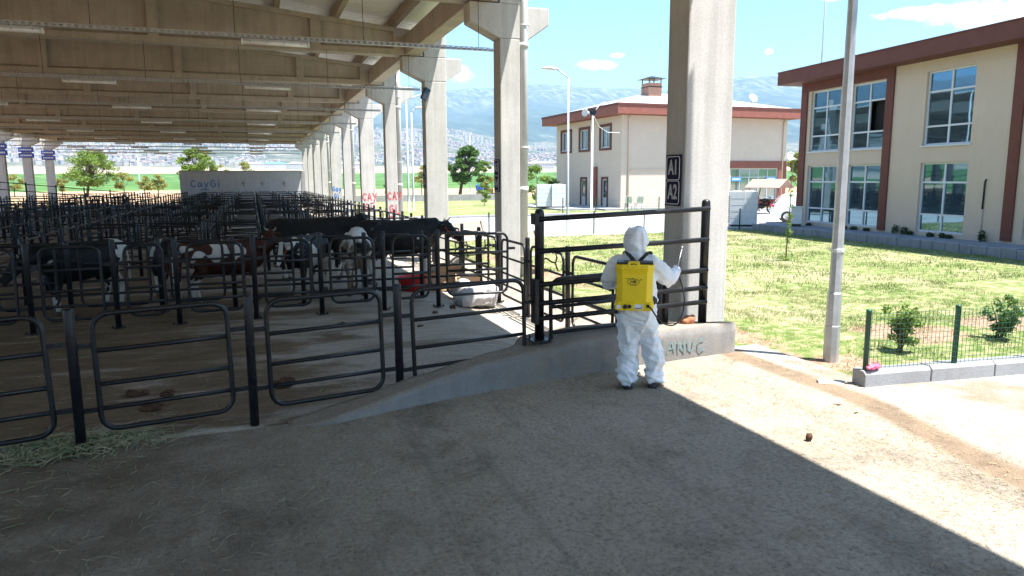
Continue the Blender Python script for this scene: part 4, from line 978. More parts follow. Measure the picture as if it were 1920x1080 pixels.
# ------------------------------------------------------------------ cattle
def hide(name, dark, white, off, thr, scale=1.5, sock=0.42, dirt=0.0, face=None, rump=None):
    m, n, l, b = nm(name); v = coords(n, l, 'obj'); sx = n.new('ShaderNodeSeparateXYZ'); l.new(v, sx.inputs[0])
    vm = n.new('ShaderNodeMapping'); vm.inputs['Location'].default_value = (off, off*1.7, off*.6); l.new(v, vm.inputs[0])
    a = noi(n, l, vm.outputs[0], scale, 2, 0.45, 0.4); w = ramp(n, l, a, [(thr, 0.0), (thr+.012, 1.0)])
    jag = M_(n, l, 'MULTIPLY', M_(n, l, 'SUBTRACT', noi(n, l, vm.outputs[0], 5, 3), .5), .35)
    s_ = M_(n, l, 'LESS_THAN', M_(n, l, 'ADD', sx.outputs[2], jag), sock); w = M_(n, l, 'MAXIMUM', w, s_)
    if face: w = M_(n, l, 'MAXIMUM', w, M_(n, l, 'MULTIPLY', M_(n, l, 'GREATER_THAN', sx.outputs[0], face), M_(n, l, 'LESS_THAN', M_(n, l, 'ABSOLUTE', sx.outputs[1]), .045)))
    if rump is not None: w = M_(n, l, 'MAXIMUM', w, M_(n, l, 'LESS_THAN', M_(n, l, 'ADD', sx.outputs[0], jag), rump))
    dk = ramp(n, l, noi(n, l, v, 12, 4), [(.3, tuple(x*.7 for x in dark)), (.7, tuple(x*1.3 for x in dark))])
    c = mix(n, l, w, dk, white)
    if dirt:
        dn = ramp(n, l, M_(n, l, 'ADD', noi(n, l, v, 3.5, 6, .7), M_(n, l, 'MULTIPLY', M_(n, l, 'SUBTRACT', 1.15, sx.outputs[2]), .25)), [(.5, 0.0), (.62, dirt)]); c = mix(n, l, dn, c, (.17, .12, .07))
    l.new(c, b.inputs['Base Color']); b.inputs['Roughness'].default_value = .65; b.inputs['Specular IOR Level'].default_value = .3
    bump(n, l, b, noi(n, l, coords(n, l, 'obj', (1, 1, .3)), 90, 3), .25, .004)
    return m
def cow(mt, loc, rz, label, neck=((.98, 0, 1.27), (1.16, 0, 1.38)), hd=(.85, 0, -.55), sc=1.0, step=0.0, tail=(0, 0), halter=None):
    t = tag(empty('cow', loc, rz), label, 'cow', 'cattle in the pens'); t.scale = (sc, sc, sc)
    mb = MB(); K = 18
    def rx(x, cz, rz_, ry, cy=0, flat=.85): return [(x, cy+ry*math.cos(2*math.pi*k/K), cz+rz_*(math.sin(2*math.pi*k/K) if math.sin(2*math.pi*k/K) < 0 else flat*math.sin(2*math.pi*k/K)+(1-flat)*math.sin(2*math.pi*k/K)**3)) for k in range(K)]
    mb.loft([rx(*q) for q in ((-.90, 1.17, .10, .10), (-.84, 1.14, .21, .19), (-.70, 1.10, .29, .26), (-.5, 1.05, .33, .28), (-.25, 1.0, .365, .315), (0, .98, .385, .34), (.25, .99, .385, .325), (.48, 1.03, .365, .265), (.66, 1.08, .32, .20), (.78, 1.12, .25, .15), (.86, 1.15, .17, .11))])
    mb.tube([(.55, 0, 1.16), (.78, 0, 1.20), neck[0], neck[1]], [.235, .20, .155, .125], 14)
    P = Vector(neck[1]); d = Vector(hd).normalized(); s = d.cross(Vector((0, 0, 1))).normalized(); u = s.cross(d)
    hr = []
    for q, a, c_, o in ((-.10, .075, .09, .03), (-.04, .105, .125, .01), (.06, .11, .135, -.015), (.16, .10, .115, -.03), (.28, .078, .092, -.035), (.38, .072, .080, -.035), (.44, .075, .07, -.035), (.475, .05, .045, -.035)):
        hr.append([P+d*q+u*o+s*(a*math.cos(2*math.pi*k/14))+u*(c_*math.sin(2*math.pi*k/14)) for k in range(14)])
    mb.loft(hr)
    for e in (-1, 1):
        E = P-d*.02+s*e*.10+u*.06
        mb.tube([E, E+s*e*.08-u*.01, E+s*e*.16-u*.045, E+s*e*.20-u*.06], [.028, .048, .04, .012], 10, sx=.5)
    for e in (-1, 1):
        st = step*e
        mb.tube([(.55, e*.15, 1.0), (.50+st*.2, e*.155, .72), (.53+st*.7, e*.155, .42), (.52+st*.85, e*.155, .37), (.52+st, e*.155, .13), (.54+st, e*.155, .07)], [.13, .088, .056, .047, .041, .048], 12)
        mb.tube([(-.62, e*.13, 1.08), (-.50-st*.3, e*.17, .74), (-.68-st*.6, e*.15, .50), (-.69-st*.7, e*.15, .43), (-.64-st, e*.15, .14), (-.62-st, e*.15, .07)], [.19, .125, .062, .052, .043, .05], 12)
    mb.ball((-.42, 0, .64), (.15, .11, .10))
    for e in (-1, 1): mb.ball((-.52, e*.17, 1.30), (.10, .055, .06)); mb.ball((-.86, e*.09, 1.22), (.07, .045, .07)); mb.ball((.50, e*.09, 1.34), (.14, .06, .05))
    ty, tx = tail
    mb.tube([(-.87, 0, 1.30), (-.95, ty*.2, 1.22), (-.97+tx*.3, ty*.5, 1.0), (-.96+tx*.7, ty*.8, .78), (-.95+tx, ty, .60), (-.95+tx*1.05, ty*1.05, .45)], [.045, .03, .024, .022, .035, .02], 8)
    me = remesh(mb, .021, 5, .5); me.materials.append(mt); link(bpy.data.objects.new('body', me), t)
    for e in (-1, 1):
        st = step*e
        for (x, y) in ((.55+st, e*.155), (-.61-st, e*.15)):
            h = MB(); h.lathe([(.058, 0), (.054, .035), (.045, .085)], (x, y, .004), 10); h.build('hoof', MAT['hoof'], t)
        q = MB(); E = P+d*.09+s*e*.098+u*.045; q.ball(tuple(E), .018, 8, 6); q.build('eye', MAT['eye'], t)
        q = MB(); E = P-d*.07+s*e*.07+u*.10; q.tube([E, E+s*e*.06+u*.03, E+s*e*.08+u*.09], [.022, .016, .004], 8); q.build('horn', MAT['horn'], t)
    q = MB(); E = P+d*.455-u*.035; q.ball(tuple(E), (.055, .06, .045), 10, 8); q.build('muzzle', MAT['hoof'], t)
    if halter:
        q = MB()
        for z_, a, c_ in ((.27, .084, .098),): q.tube([P+d*z_-u*.035+s*(a*math.cos(2*math.pi*k/16))+u*(c_*math.sin(2*math.pi*k/16)) for k in range(16)], .014, 6, True)
        for e in (-1, 1): q.tube([P+d*.27+s*e*.085-u*.03, P+d*.1+s*e*.112-u*.02, P-d*.04+s*e*.108+u*.05], .011, 6)
        q.build('halter', MAT[halter], t)
    return t
BLK = (.008, .008, .009); WHT = (.56, .54, .50); RED = (.055, .015, .008)
cow(hide('hide_red', RED, WHT, 7.7, .60, 1.9, .55), (-.52, 14.42, 0), R(6), 'dark red and white cow standing sideways behind the third cross row', ((.90, .04, 1.27), (.93, .08, 1.42)), (-.55, -.62, -.35), .87, .05, (.25, -.25), None)
cow(hide('hide_black_left', BLK, WHT, 9.1, .68, 1.6, .30, 0, None, -.62), (-2.95, 14.55, 0), R(222), 'mostly black cow with a white rump patch, leftmost of the cattle', ((.95, 0, 1.12), (1.15, 0, 1.05)), (.8, 0, -.75), .9, .06, (.1, 0), None)
cow(hide('hide_black_face', BLK, WHT, 2.2, .60, 1.4, .45, 0, 1.2), (-1.65, 15.3, 0), R(-78), 'black cow with lowered head facing the camera left of the red cow', ((.98, 0, 1.0), (1.14, 0, .92)), (.55, 0, -.9), .88, .04, (0, 0), 'halter_red')
cow(hide('hide_black_mid', (.011, .009, .008), WHT, 6.4, .66, 1.2, .25, 0, 1.22), (1.25, 17.2, 0), R(-4), 'black cow with a white blaze standing sideways behind the haltered cow', ((.92, 0, 1.24), (1.06, 0, 1.32)), (.6, -.65, -.4), 1.04, .03, (0, 0), None)
cow(hide('hide_pied', BLK, WHT, 12.7, .56, 1.5, .40, 0, 1.1), (.95, 14.95, 0), R(-118), 'black and white cow with an orange halter looking out toward the camera', ((.95, 0, 1.20), (1.12, 0, 1.22)), (.55, -.2, -.85), .88, .05, (0, 0), 'halter_red')
cow(hide('hide_white', BLK, WHT, 15.9, .40, 1.3, .9, .9), (1.95, 14.95, 0), R(80), 'dirty white cow seen from behind with a brown stained rump', ((.95, 0, 1.15), (1.15, 0, 1.1)), (.75, 0, -.7), .93, .03, (.28, .1), None)
cow(hide('hide_big', BLK, WHT, 20.4, .645, 1.3, .58, .0, 2.0), (3.0, 15.7, 0), R(-3), 'big black cow with white front legs standing sideways near the right columns', ((.86, 0, 1.16), (.98, -.04, 1.20)), (.70, -.50, -.55), 1.04, .04, (0, 0), 'halter_red')
# red tape on the white cow's leg reads as a red strap
# tub, boxes and sacks in the sunlit pen
mb = MB(); mb.lathe([(.20, 0), (.26, .02), (.31, .26), (.335, .275), (.335, .29), (.30, .285), (.25, .04), (.001, .035)], n=28); o = mb.build('tub', MAT['red_tub']); o.location = (3.05, 14.75, floor_z(3.05, 14.75)+.01); tag(o, 'round red plastic tub on the pen floor below the big black cow', 'tub')
def cbox_(name, loc, rz, d, mt, label, cat='box'):
    t = tag(empty(name, loc, rz), label, cat); mb = MB(); w, e, h = d; th = .012
    mb.box(-w/2, w/2, -e/2, -e/2+th, 0, h); mb.box(-w/2, w/2, e/2-th, e/2, 0, h); mb.box(-w/2, -w/2+th, -e/2+th, e/2-th, 0, h); mb.box(w/2-th, w/2, -e/2+th, e/2-th, 0, h); mb.box(-w/2+th, w/2-th, -e/2+th, e/2-th, 0.001, th)
    mb.build('sides', MAT[mt], t)
    for s in (-1, 1):
        mb = MB(); mb.prism([(-w/2, s*e/2, h), (w/2, s*e/2, h), (w/2, s*(e/2+.10), h+.13), (-w/2, s*(e/2+.10), h+.13)], (0, s*.006, .004)); mb.build('flap', MAT[mt], t)
    return t
cbox_('cardboard_box', (3.95, 15.7, -.17), .3, (.6, .45, .42), 'cardboard', 'open brown cardboard box behind the lit pen gate')
cbox_('cardboard_box', (4.32, 15.0, -.22), -.2, (.5, .4, .30), 'cardboard', 'low cardboard box next to the white sacks in the lit pen')
cbox_('cardboard_box', (3.45, 15.35, -.06), .1, (.42, .3, .22), 'cardboard', 'small cardboard box beside the red tub')
def sack(loc, rz, d, label, mt='sack_white'):
    mb = MB(); mb.ball((0, 0, d[2]), d, 16, 10); mb.box(-d[0]*.8, d[0]*.8, -d[1]*.75, d[1]*.75, .01, d[2]*1.2); me = remesh(mb, .03, 4)
    for v_ in me.vertices: v_.co += v_.normal*.04*mnoise.noise(v_.co*7)
    me.materials.append(MAT[mt]); o = link(bpy.data.objects.new('sack', me)); o.location = loc; o.rotation_euler = (0, 0, rz); return tag(o, label, 'sack')
sack((3.95, 13.35, -.16), .2, (.42, .24, .17), 'white feed sack lying flat at the foot of the lit pen gate')
sack((4.25, 13.5, -.22), -.3, (.28, .2, .26), 'bulging white feed sack standing right of the flat one')
sack((4.05, 14.4, -.18), .9, (.3, .22, .2), 'grey white feed sack behind the lit pen gate')
def clod(loc, r, h, label, seed, mt='dung', name='dung_pile'):
    mb = MB(); rnd = random.Random(seed)
    for k in range(9): 
        a = rnd.uniform(0, 6.3); q = rnd.uniform(0, .7)*r; mb.ball((q*math.cos(a), q*math.sin(a)*.7, h*.25), (r*rnd.uniform(.25, .5), r*rnd.uniform(.2, .4), h*rnd.uniform(.4, .75)), 10, 6)
    me = remesh(mb, max(.009, r*.07), 1)
    for v_ in me.vertices: v_.co += v_.normal*r*.12*mnoise.noise(v_.co*(3/r)+Vector((seed, 0, 0)))
    me.materials.append(MAT[mt]); o = link(bpy.data.objects.new(name, me)); o.location = loc; o.rotation_euler = (0, 0, rnd.uniform(0, 6)); return tag(o, label, 'dung')
def A(px, py, z=0.0): return at(px, py, z)
clod(A(535, 722), .20, .11, 'dark brown dung heap inside the pen behind the third front gate panel', 1)
clod(A(520, 726), .12, .06, 'small dung lump touching the big heap behind the third front panel', 2)
clod(A(258, 742), .15, .06, 'flat dung patch behind the second front gate panel, left of two', 3)
clod(A(318, 740), .13, .05, 'flat dung patch behind the second front gate panel, right of two', 4)
clod(A(280, 765), .22, .03, 'wide trampled dung patch under the second front gate panel', 14)
clod(A(748, 692), .08, .09, 'dark dung lump just left of the third front post', 5)
clod(A(640, 608), .10, .04, 'flat dung pat on the pen floor near the second row posts', 6)
clod(A(815, 587), .09, .05, 'dung pat on the pen floor just short of the sunlit patch', 7)
clod(A(848, 577), .07, .06, 'small round dung lump at the edge of the sunlit patch', 8)
clod(A(788, 612), .07, .03, 'thin dung smear on the pen floor left of the sunlit patch', 9)
clod(at(1517, 822, .18), .045, .05, 'small dark dung lump alone on the sunlit apron', 10)
clod(at(1570, 760, .18), .05, .018, 'flat yellowish dung crumb on the sunlit apron near the kerb corner', 11)
clod(at(1605, 776, .18), .045, .018, 'second flat dung crumb right of the one near the kerb corner', 12)
# hay at the foot of the left front post, straw wisps on the apron
m, n, l, b = nm('hay'); v = coords(n, l, 'pos'); l.new(ramp(n, l, noi(n, l, v, 9, 3), [(.3, (.17, .22, .11)), (.5, (.30, .31, .18)), (.7, (.46, .41, .27))]), b.inputs['Base Color']); b.inputs['Roughness'].default_value = .8
def wisps(name, N_, fn, lmin, lmax, w, label, lift=.02, mt='hay'):
    V = []; F = []
    for k in range(N_):
        x, y, z = fn(); a = random.uniform(0, 6.283); L = random.uniform(lmin, lmax); d = Vector((math.cos(a), math.sin(a), 0)); bend = random.uniform(-.5, .5); p = Vector((x, y, z)); q = Vector((-d.y, d.x, 0))
        h0, h1, h2 = random.uniform(0, lift), random.uniform(0, lift*1.6), random.uniform(0, lift)
        P = [p-d*L/2+Vector((0, 0, .004+h0)), p+q*bend*L*.3+Vector((0, 0, .004+h1)), p+d*L/2+Vector((0, 0, .004+h2))]
        b0 = len(V)
        for c in P: V += [c-q*w/2, c+q*w/2+Vector((0, 0, w*.5))]
        F += [(b0, b0+1, b0+3, b0+2), (b0+2, b0+3, b0+5, b0+4)]
    o = link(bpy.data.objects.new(name, np_mesh(name, np.array([tuple(v_) for v_ in V]), np.array(F), MAT[mt], False))); return tag(o, label, 'straw', kind='stuff')
hc = at(90, 850, 0)
def hayf():
    x = hc.x+random.gauss(0, .38); y = hc.y+random.gauss(0, .14)+.05; r_ = ((x-hc.x)/.5)**2+((y-hc.y)/.2)**2; return x, y, .08*math.exp(-r_*.5)*random.random()
wisps('hay_heap', 4200, hayf, .06, .22, .005, 'thin heap of green grey hay at the foot of the left front post', .03)
def stf():
    while True:
        x = random.uniform(-3.2, 4.6); y = random.uniform(2.4, 6.7); 
        k = mnoise.noise(Vector((x*.9, y*.9, 3)))+.25-.28*max(0, x)
        if random.random() < .25+k: break
    return x, y, apron_z(x)
wisps('straw', 1500, stf, .03, .15, .0035, 'loose straw wisps scattered over the shaded apron', .006)
def stg(): 
    x = random.uniform(-4, 4.4); y = random.uniform(7.2, 13.5); return x, y, .0
wisps('straw', 900, stg, .04, .16, .004, 'loose straw wisps lying on the pen floor', .008)
m = mat('straw_dry', (.34, .25, .14), .9, .4, 14)
def sth():
    while True:
        x = random.uniform(3.4, 5.9); y = random.uniform(1.8, 7.0)
        if mnoise.noise(Vector((x*1.6, y*1.6, 8)))+.35 > random.random()*.9: return x, y, apron_z(x)
wisps('straw', 1500, sth, .015, .06, .004, 'short dry straw bits on the sunlit apron', .004, 'straw_dry')
# ------------------------------------------------------------------ buildings
def holes_wall(mb, x0, x1, z0, z1, holes, y0, y1):
    'a wall slab along x with rectangular openings (x0,x1,z0,z1)'
    xs = sorted({x0, x1} | {h[0] for h in holes} | {h[1] for h in holes})
    for a, c in zip(xs, xs[1:]):
        hs = sorted([(h[2], h[3]) for h in holes if h[0] <= a+1e-6 and h[1] >= c-1e-6]); z = z0
        for (u_, w_) in hs:
            if u_ > z+1e-6: mb.box(a, c, y0, y1, z, u_)
            z = w_
        if z1 > z+1e-6: mb.box(a, c, y0, y1, z, z1)
def window(parent, x0, x1, z0, z1, cols, rows, yg=0.10, fw=.06, glass_='window_glass', dark=(), frame='window_frame', sill=True, swap=None, tilt=True):
    'window set in an opening of a wall whose outside is -y'
    mb = MB(); 
    mb.box(x0+.001, x1-.001, yg-.04, yg+.02, z1-fw, z1-.001); mb.box(x0+.001, x1-.001, yg-.04, yg+.02, z0+.001, z0+fw)
    mb.box(x0+.001, x0+fw, yg-.04, yg+.02, z0+fw, z1-fw); mb.box(x1-fw, x1-.001, yg-.04, yg+.02, z0+fw, z1-fw)
    cx = [x0+fw]+[x0+(x1-x0)*i/cols for i in range(1, cols)]+[x1-fw]
    zz = [z0+fw]+list(rows)+[z1-fw]
    for c in cx[1:-1]: mb.box(c-.028, c+.028, yg-.037, yg+.018, z0+fw, z1-fw)
    for r_ in rows:
        for a, c in zip(cx, cx[1:]): mb.box(a+(.028 if a != cx[0] else 0), c-(.028 if c != cx[-1] else 0), yg-.034, yg+.016, r_-.028, r_+.028)
    f = mb.build('window', MAT[frame], parent)
    g = MB(); dk = MB()
    for i, (a, c) in enumerate(zip(cx, cx[1:])):
        for j, (u_, w_) in enumerate(zip(zz, zz[1:])):
            q = dk if (i, j) in dark else g; t = random.uniform(-.006, .006) if tilt else 0; t2 = random.uniform(-.006, .006) if tilt else 0
            y = yg-.004 if q is g else yg+.25
            q.prism([(a, y+t, u_), (c, y-t, u_), (c, y-t+t2, w_), (a, y+t+t2, w_)], (0, .008, 0))
    g.build('pane', MAT[glass_], f)
    if dark: dk.build('open_pane', MAT['interior_dark'], f)
    if sill:
        s = MB(); s.box(x0-.06, x1+.06, -.05, yg-.045, z0-.045, z0-.002); s.build('sill', MAT['window_frame'], f)
    return f
# --- right building
rb = tag(empty('office_building', (20.35, 23.0, 0), R(-94)), 'cream two storey building with dark brown fascia and large gridded windows on the right', 'building')
WU = [(.2, 1.8), (2.37, 3.95), (5.6, 7.33), (9.2, 10.9), (12.3, 14.0), (15.6, 17.2), (18.0, 19.6)]
holes = [(a, c, 3.25, 5.50) for a, c in WU]+[(a, c, .56, 2.72) for a, c in WU]
mb = MB(); holes_wall(mb, -.25, 24, .12, 5.84, holes, 0, .25); mb.box(-.25, 0.0, .25, 12, .12, 5.84); mb.box(23.75, 24, .25, 12, .12, 5.84); mb.box(0.0, 23.75, 11.75, 12, .12, 5.84); w_o = mb.build('wall', MAT['cream_render'], rb)
mb = MB(); mb.box(0.05, 23.7, 1.5, 1.6, .2, 5.8); mb.box(0.05, 23.7, .26, 11.7, 2.9, 3.05); mb.build('inner_wall', MAT['interior_dark'], rb)
for i, (a, c) in enumerate(WU):
    window(rb, a, c, 3.25, 5.50, 2, (3.83, 4.88), .12, .055, dark=((1, 1),) if i == 1 else ())
    window(rb, a, c, .56, 2.72, 2, (1.11, 2.11), .12, .055, sill=False)
for q_ in ((-.32, 0.02, .50, 5.515), (4.0, 4.32, .50, 5.515), (-.32, 4.32, 5.52, 5.84), (8.6, 8.92, .5, 5.84), (14.6, 14.95, .5, 5.84)):
    mb = MB(); mb.box(q_[0], q_[1], -.06, -.003, q_[2], q_[3]); mb.build('brown_band', MAT['fascia_brown'], rb)
mb = MB(); mb.box(1.9, 2.28, -.03, -.003, .52, 5.50); mb.build('pilaster', MAT['cream_render'], rb)
mb = MB(); mb.box(-.95, 24.6, -.72, 12.7, 5.845, 6.32); o = mb.build('fascia', MAT['fascia_brown'], rb)
mb = MB(); mb.box(-.98, 24.63, -.75, 12.73, 6.322, 6.35); mb.build('gutter_edge', MAT['fascia_brown'], rb)
mb = MB(); mb.add([(-.9, -.68, 6.352), (24.5, -.68, 6.352), (24.5, 12.6, 6.352), (-.9, 12.6, 6.352), (6, 6, 7.7), (18, 6, 7.7)], [(0, 1, 5, 4), (1, 2, 5), (2, 3, 4, 5), (3, 0, 4), (3, 2, 1, 0)], False); mb.build('roof', MAT['roof_metal'], rb)
mb = MB(); mb.tube([(7.95, -.03, .56), (7.95, -.03, 1.35)], .022, 8); p1 = mb.build('conduit', MAT['cream_render'], rb)
mb = MB(); mb.tube([(7.95, -.03, 1.35), (7.96, -.03, 2.15), (8.0, -.03, 2.2)], .024, 8); mb.build('conduit_cap', MAT['black_steel'], rb)
# terrace in front of it
tr = empty('terrace', (20.35, 23.0, 0), R(-94)); tag(tr, kind='structure')
mb = MB(); mb.box(-1.4, 24, -.98, -.002, .0, .43); mb.box(-1.4, -.255, -.002, 3.0, 0, .428)
concrete('terrace_stone', (.25, .25, .27), .1, .25, .4, 'obj'); mb.build('terrace_slab', MAT['terrace_stone'], tr)
x = -1.5; mb = MB()
while x < 24:
    w = random.uniform(.38, .52); h = random.uniform(.405, .445); y = random.uniform(-.02, .015)
    mb.box(x, x+w-.012, -1.22+y, -.985, .02, h); x += w
o = mb.build('block_edge', MAT['terrace_stone'], tr); bevel(o, .018, 1)
# --- two storey building in the middle
cb = tag(empty('annex_building', (24.03, 44.87, 0), R(1.0)), 'cream two storey building with white hip roof and chimney in the middle', 'building')
LX, LY = 14.1, 10.85
# left side (x = 0 plane) is built along x then turned
lf = Matrix(((0, 1, 0, 0), (-1, 0, 0, 0), (0, 0, 1, 0), (0, 0, 0, 1)))   # local (x,y) -> (y,-x): wall x runs from far to near
def on_left(o): o.matrix_local = lf; return o
LW = [(7.9+.2, 9.95-.2), (4.78+.2, 6.6-.2), (1.4+.2, 3.2-.2)]; LD = [(5.35, 6.15), (1.98, 2.68)]
holes = [(-c, -a, 4.46, 5.90) for a, c in LW]+[(-c, -a, .22, 2.22) for a, c in LD]
mb = MB(); holes_wall(mb, -LY, 0, .1, 6.55, holes, 0, .25); on_left(mb.build('wall', MAT['cream_pale'], cb))
holes = [(9.15, 13.35, .5, 2.93)]
mb = MB(); holes_wall(mb, .252, LX, .1, 6.55, holes, 0, .25); mb.box(LX-.25, LX, .25, LY, .1, 6.55); mb.box(.252, LX-.25, LY-.25, LY, .1, 6.55); mb.build('wall', MAT['cream_pale'], cb)
mb = MB(); mb.box(.6, LX-.3, 1.6, 1.7, .2, 6.4); mb.box(1.5, 1.6, 1.7, LY-.3, .2, 6.4); mb.build('inner_wall', MAT['interior_dark'], cb)
for i, (a, c) in enumerate(LW):
    f = window(cb, -c, -a, 4.46, 5.90, 2, (), .10, .06, 'pale_glass'); on_left(f)
    q = MB(); fr = .2
    for (xa, xb, za, zb_) in ((-c-fr, -a+fr, 5.902, 5.90+fr), (-c-fr, -a+fr, 4.46-fr, 4.41), (-c-fr, -c-.002, 4.41, 5.902), (-a+.002, -a+fr, 4.41, 5.902)): q.box(xa, xb, -.07, -.003, za, zb_)
    s_ = q.build('surround', MAT['fascia_brown'], cb); on_left(s_)
for (a, c) in LD:
    q = MB(); q.box(-c, -a, .06, .12, .22, 2.22); d_ = on_left(q.build('door', MAT['window_frame'], cb))
    q = MB(); q.box(-c+.08, -a-.08, .04, .058, .9, 2.12); q.build('pane', MAT['window_glass'], d_)
    q = MB(); q.box(-c+.1, -c+.13, .0, .055, 1.15, 1.3); q.build('handle', MAT['galvanised'], d_)
    q = MB(); fr = .15
    for (xa, xb, za, zb_) in ((-c-fr, -a+fr, 2.222, 2.22+fr), (-c-fr, -c-.002, .2, 2.22), (-a+.002, -a+fr, .2, 2.22)): q.box(xa, xb, -.06, -.003, za, zb_)
    on_left(q.build('surround', MAT['fascia_brown'], cb))
q = MB(); q.box(-3.96, -3.47, -.16, -.003, .2, 3.1); on_left(q.build('brown_panel', MAT['fascia_red'], cb))
window(cb, 9.15, 13.35, .5, 2.93, 5, (2.30,), .10, .05, 'pale_glass', sill=False)
q = MB(); q.box(8.9, LX+.05, -.08, -.003, 2.96, 3.48); q.box(13.4, LX+.05, -.08, -.003, .1, 2.955); q.build('red_band', MAT['fascia_red'], cb)
for xa, s_ in ((9.2, 'left'), (12.38, 'right')):
    sg = tag(empty('cafe_sign', cb.matrix_basis @ Vector((xa+.48, .03, 2.14)), R(1.0)), 'small blue cafeteria sign on the glass front, %s of the two' % s_, 'sign', 'blue cafeteria signs')
    sg.location = Vector((24.03, 44.87, 0)) + Matrix.Rotation(R(1.0), 3, 'Z') @ Vector((xa+.48, .03, 2.14))
    q = MB(); q.box(-.47, .47, 0, .02, -.13, .13); q.build('plate', MAT['cafe_blue'], sg)
    text('KAFETERYA', .19, MAT['white_paint'], sg, (0, -.002, 0), (1, 0, 0), (0, 0, 1), sx=.72, bold=.006)
mb = MB(); mb.box(-.85, LX+.6, -1.0, LY+1.1, 6.555, 7.12); mb.build('fascia', MAT['fascia_red'], cb)
mb = MB(); mb.box(-.89, LX+.64, -1.04, LY+1.14, 7.122, 7.26); mb.build('gutter_edge', MAT['fascia_brown'], cb)
e = .6; mb = MB(); mb.add([(-e, -e, 7.262), (LX+e, -e, 7.262), (LX+e, LY+e, 7.262), (-e, LY+e, 7.262), (5.0, 5.4, 8.75), (9.0, 5.4, 8.75)], [(0, 1, 5, 4), (1, 2, 5), (2, 3, 4, 5), (3, 0, 4), (3, 2, 1, 0)], False)
for k in range(20):
    pass
rf = mb.build('roof', MAT['roof_metal'], cb)
mb = MB(); mb.box(4.25, 5.35, 3.6, 4.7, 7.6, 9.3); ch = mb.build('chimney', MAT['terracotta'], rf)
mb = MB(); mb.box(4.2, 5.4, 3.55, 4.75, 8.98, 9.03)
for x_ in (4.3, 5.3):
    for y_ in (3.65, 4.65): mb.box(x_-.03, x_+.03, y_-.03, y_+.03, 9.302, 9.6)
mb.add([(3.95, 3.3, 9.6), (5.65, 3.3, 9.6), (5.65, 5.0, 9.6), (3.95, 5.0, 9.6), (4.8, 4.15, 9.86)], [(0, 1, 4), (1, 2, 4), (2, 3, 4), (3, 0, 4), (3, 2, 1, 0)], False); o = mb.build('chimney_cap', MAT['black_steel'], cb)
for x_ in (.55, 13.75): 
    mb = MB(); mb.tube([(x_, -.07, .2), (x_, -.07, 6.3), (x_, -.2, 6.5)], .05, 10); mb.build('downpipe', MAT['cream_pale'], cb)
mb = MB(); mb.tube([(.65, -.03, 2.78), (.85, -.03, 2.86), (9.0, -.03, 2.86)], .03, 6); mb.build('conduit', MAT['cream_pale'], cb)
def dish(name, loc, r_, label):
    t = tag(empty(name, loc), label, 'satellite dish'); q = MB(); q.M = Matrix.Rotation(R(62), 4, 'X'); q.lathe([(.001, .0), (r_*.5, .02), (r_, .1), (r_+.01, .1), (r_*.5, .035), (.001, .015)], n=18); q.build('reflector', MAT['white_metal'], t)
    q = MB(); q.tube([(0, .05, 0), (0, .15, -.3), (0, .15, -.7)], .025, 6); q.build('mount', MAT['galvanised'], t)
dish('satellite_dish', (24.03+10.6, 44.3+.5, 7.95), .32, 'white satellite dish on the roof edge of the middle building')
dish('satellite_dish', (24.03+14.45, 44.95, 3.75), .42, 'white satellite dish on the right wall of the middle building')
# plinth and pad round it
q = MB(); q.box(22.2, 40, 43.6, 44.8, -.1, .24); q.box(19.5, 23.95, 44.81, 56, -.1, .238); tag(q.build('pavement', MAT['kerb_stone']), kind='structure')
# ------------------------------------------------------------------ street furniture and vehicles
def unit(loc, w, d, h, label, rz=0, name='condenser_unit'):
    t = tag(empty(name, loc, rz), label, 'outdoor unit', 'white outdoor units')
    q = MB(); q.box(-w/2, w/2, -d/2, d/2, .08, h); o = q.build('casing', MAT['white_metal'], t); bevel(o, .012, 2)
    q = MB()
    for k in range(1, 5): q.box(-w/2+.03, w/2-.03, -d/2-.004, -d/2+.003, .08+(h-.1)*k/5-.004, .08+(h-.1)*k/5+.004)
    q.box(-.012, .012, -d/2-.005, -d/2+.003, .12, h*.95) if False else None
    q.build('panel_seam', MAT['galvanised'], t)
    q = MB()
    for k in range(14): q.box(-w/2-.012, -w/2+.003, -d/2+.05, d/2-.05, .15+k*(h-.3)/14, .15+k*(h-.3)/14+.04)
    q.build('side_grille', MAT['black_steel'], t)
    q = MB(); q.box(-w/2+.05, w/2-.05, -d/2+.04, -d/2+.1, 0, .08); q.box(-w/2+.05, w/2-.05, d/2-.1, d/2-.04, 0, .08); q.build('feet', MAT['black_steel'], t)
    q = MB(); q.lathe([(.3*w, h), (.34*w, h+.03), (.28*w, h+.035)], (0, 0, 0), 18); q.build('fan_cowl', MAT['white_metal'], t)
p = at(1019, 389, .24); unit(p, 1.03, .8, 1.62, 'white outdoor unit left of the middle building, left of two', -.25)
p = at(1046, 389, .24); unit(p, .98, .8, 1.62, 'white outdoor unit left of the middle building, right of two', -.25)
p = at(1379, 424, .25); unit(p, .62, .6, 1.46, 'tall white cabinet close beside the big column, left of two', -.45)
p = at(1401, 424, .25); unit(p, .66, .6, 1.46, 'tall white cabinet close beside the big column, right of two', -.45)
q = MB(); p = at(1392, 430, .17); q.M = Matrix.Translation((p.x, p.y, 0)) @ Matrix.Rotation(-.45, 4, 'Z'); q.box(-1.1, 1.3, -.25, .9, .05, .25); tag(q.build('pavement', MAT['kerb_stone']), kind='structure')
p = at(1493, 416, .43); p = Vector((p.x*.91, p.y*.91, .43)); t = tag(empty('utility_cabinet', p, -.75), 'pale blue grey utility cabinet at the corner of the right building', 'cabinet')
t.scale = (.66, .66, .68)
q = MB(); q.box(-.3, .3, -.25, .25, .14, 1.06); o = q.build('casing', MAT['window_frame'], t); bevel(o, .01, 1)
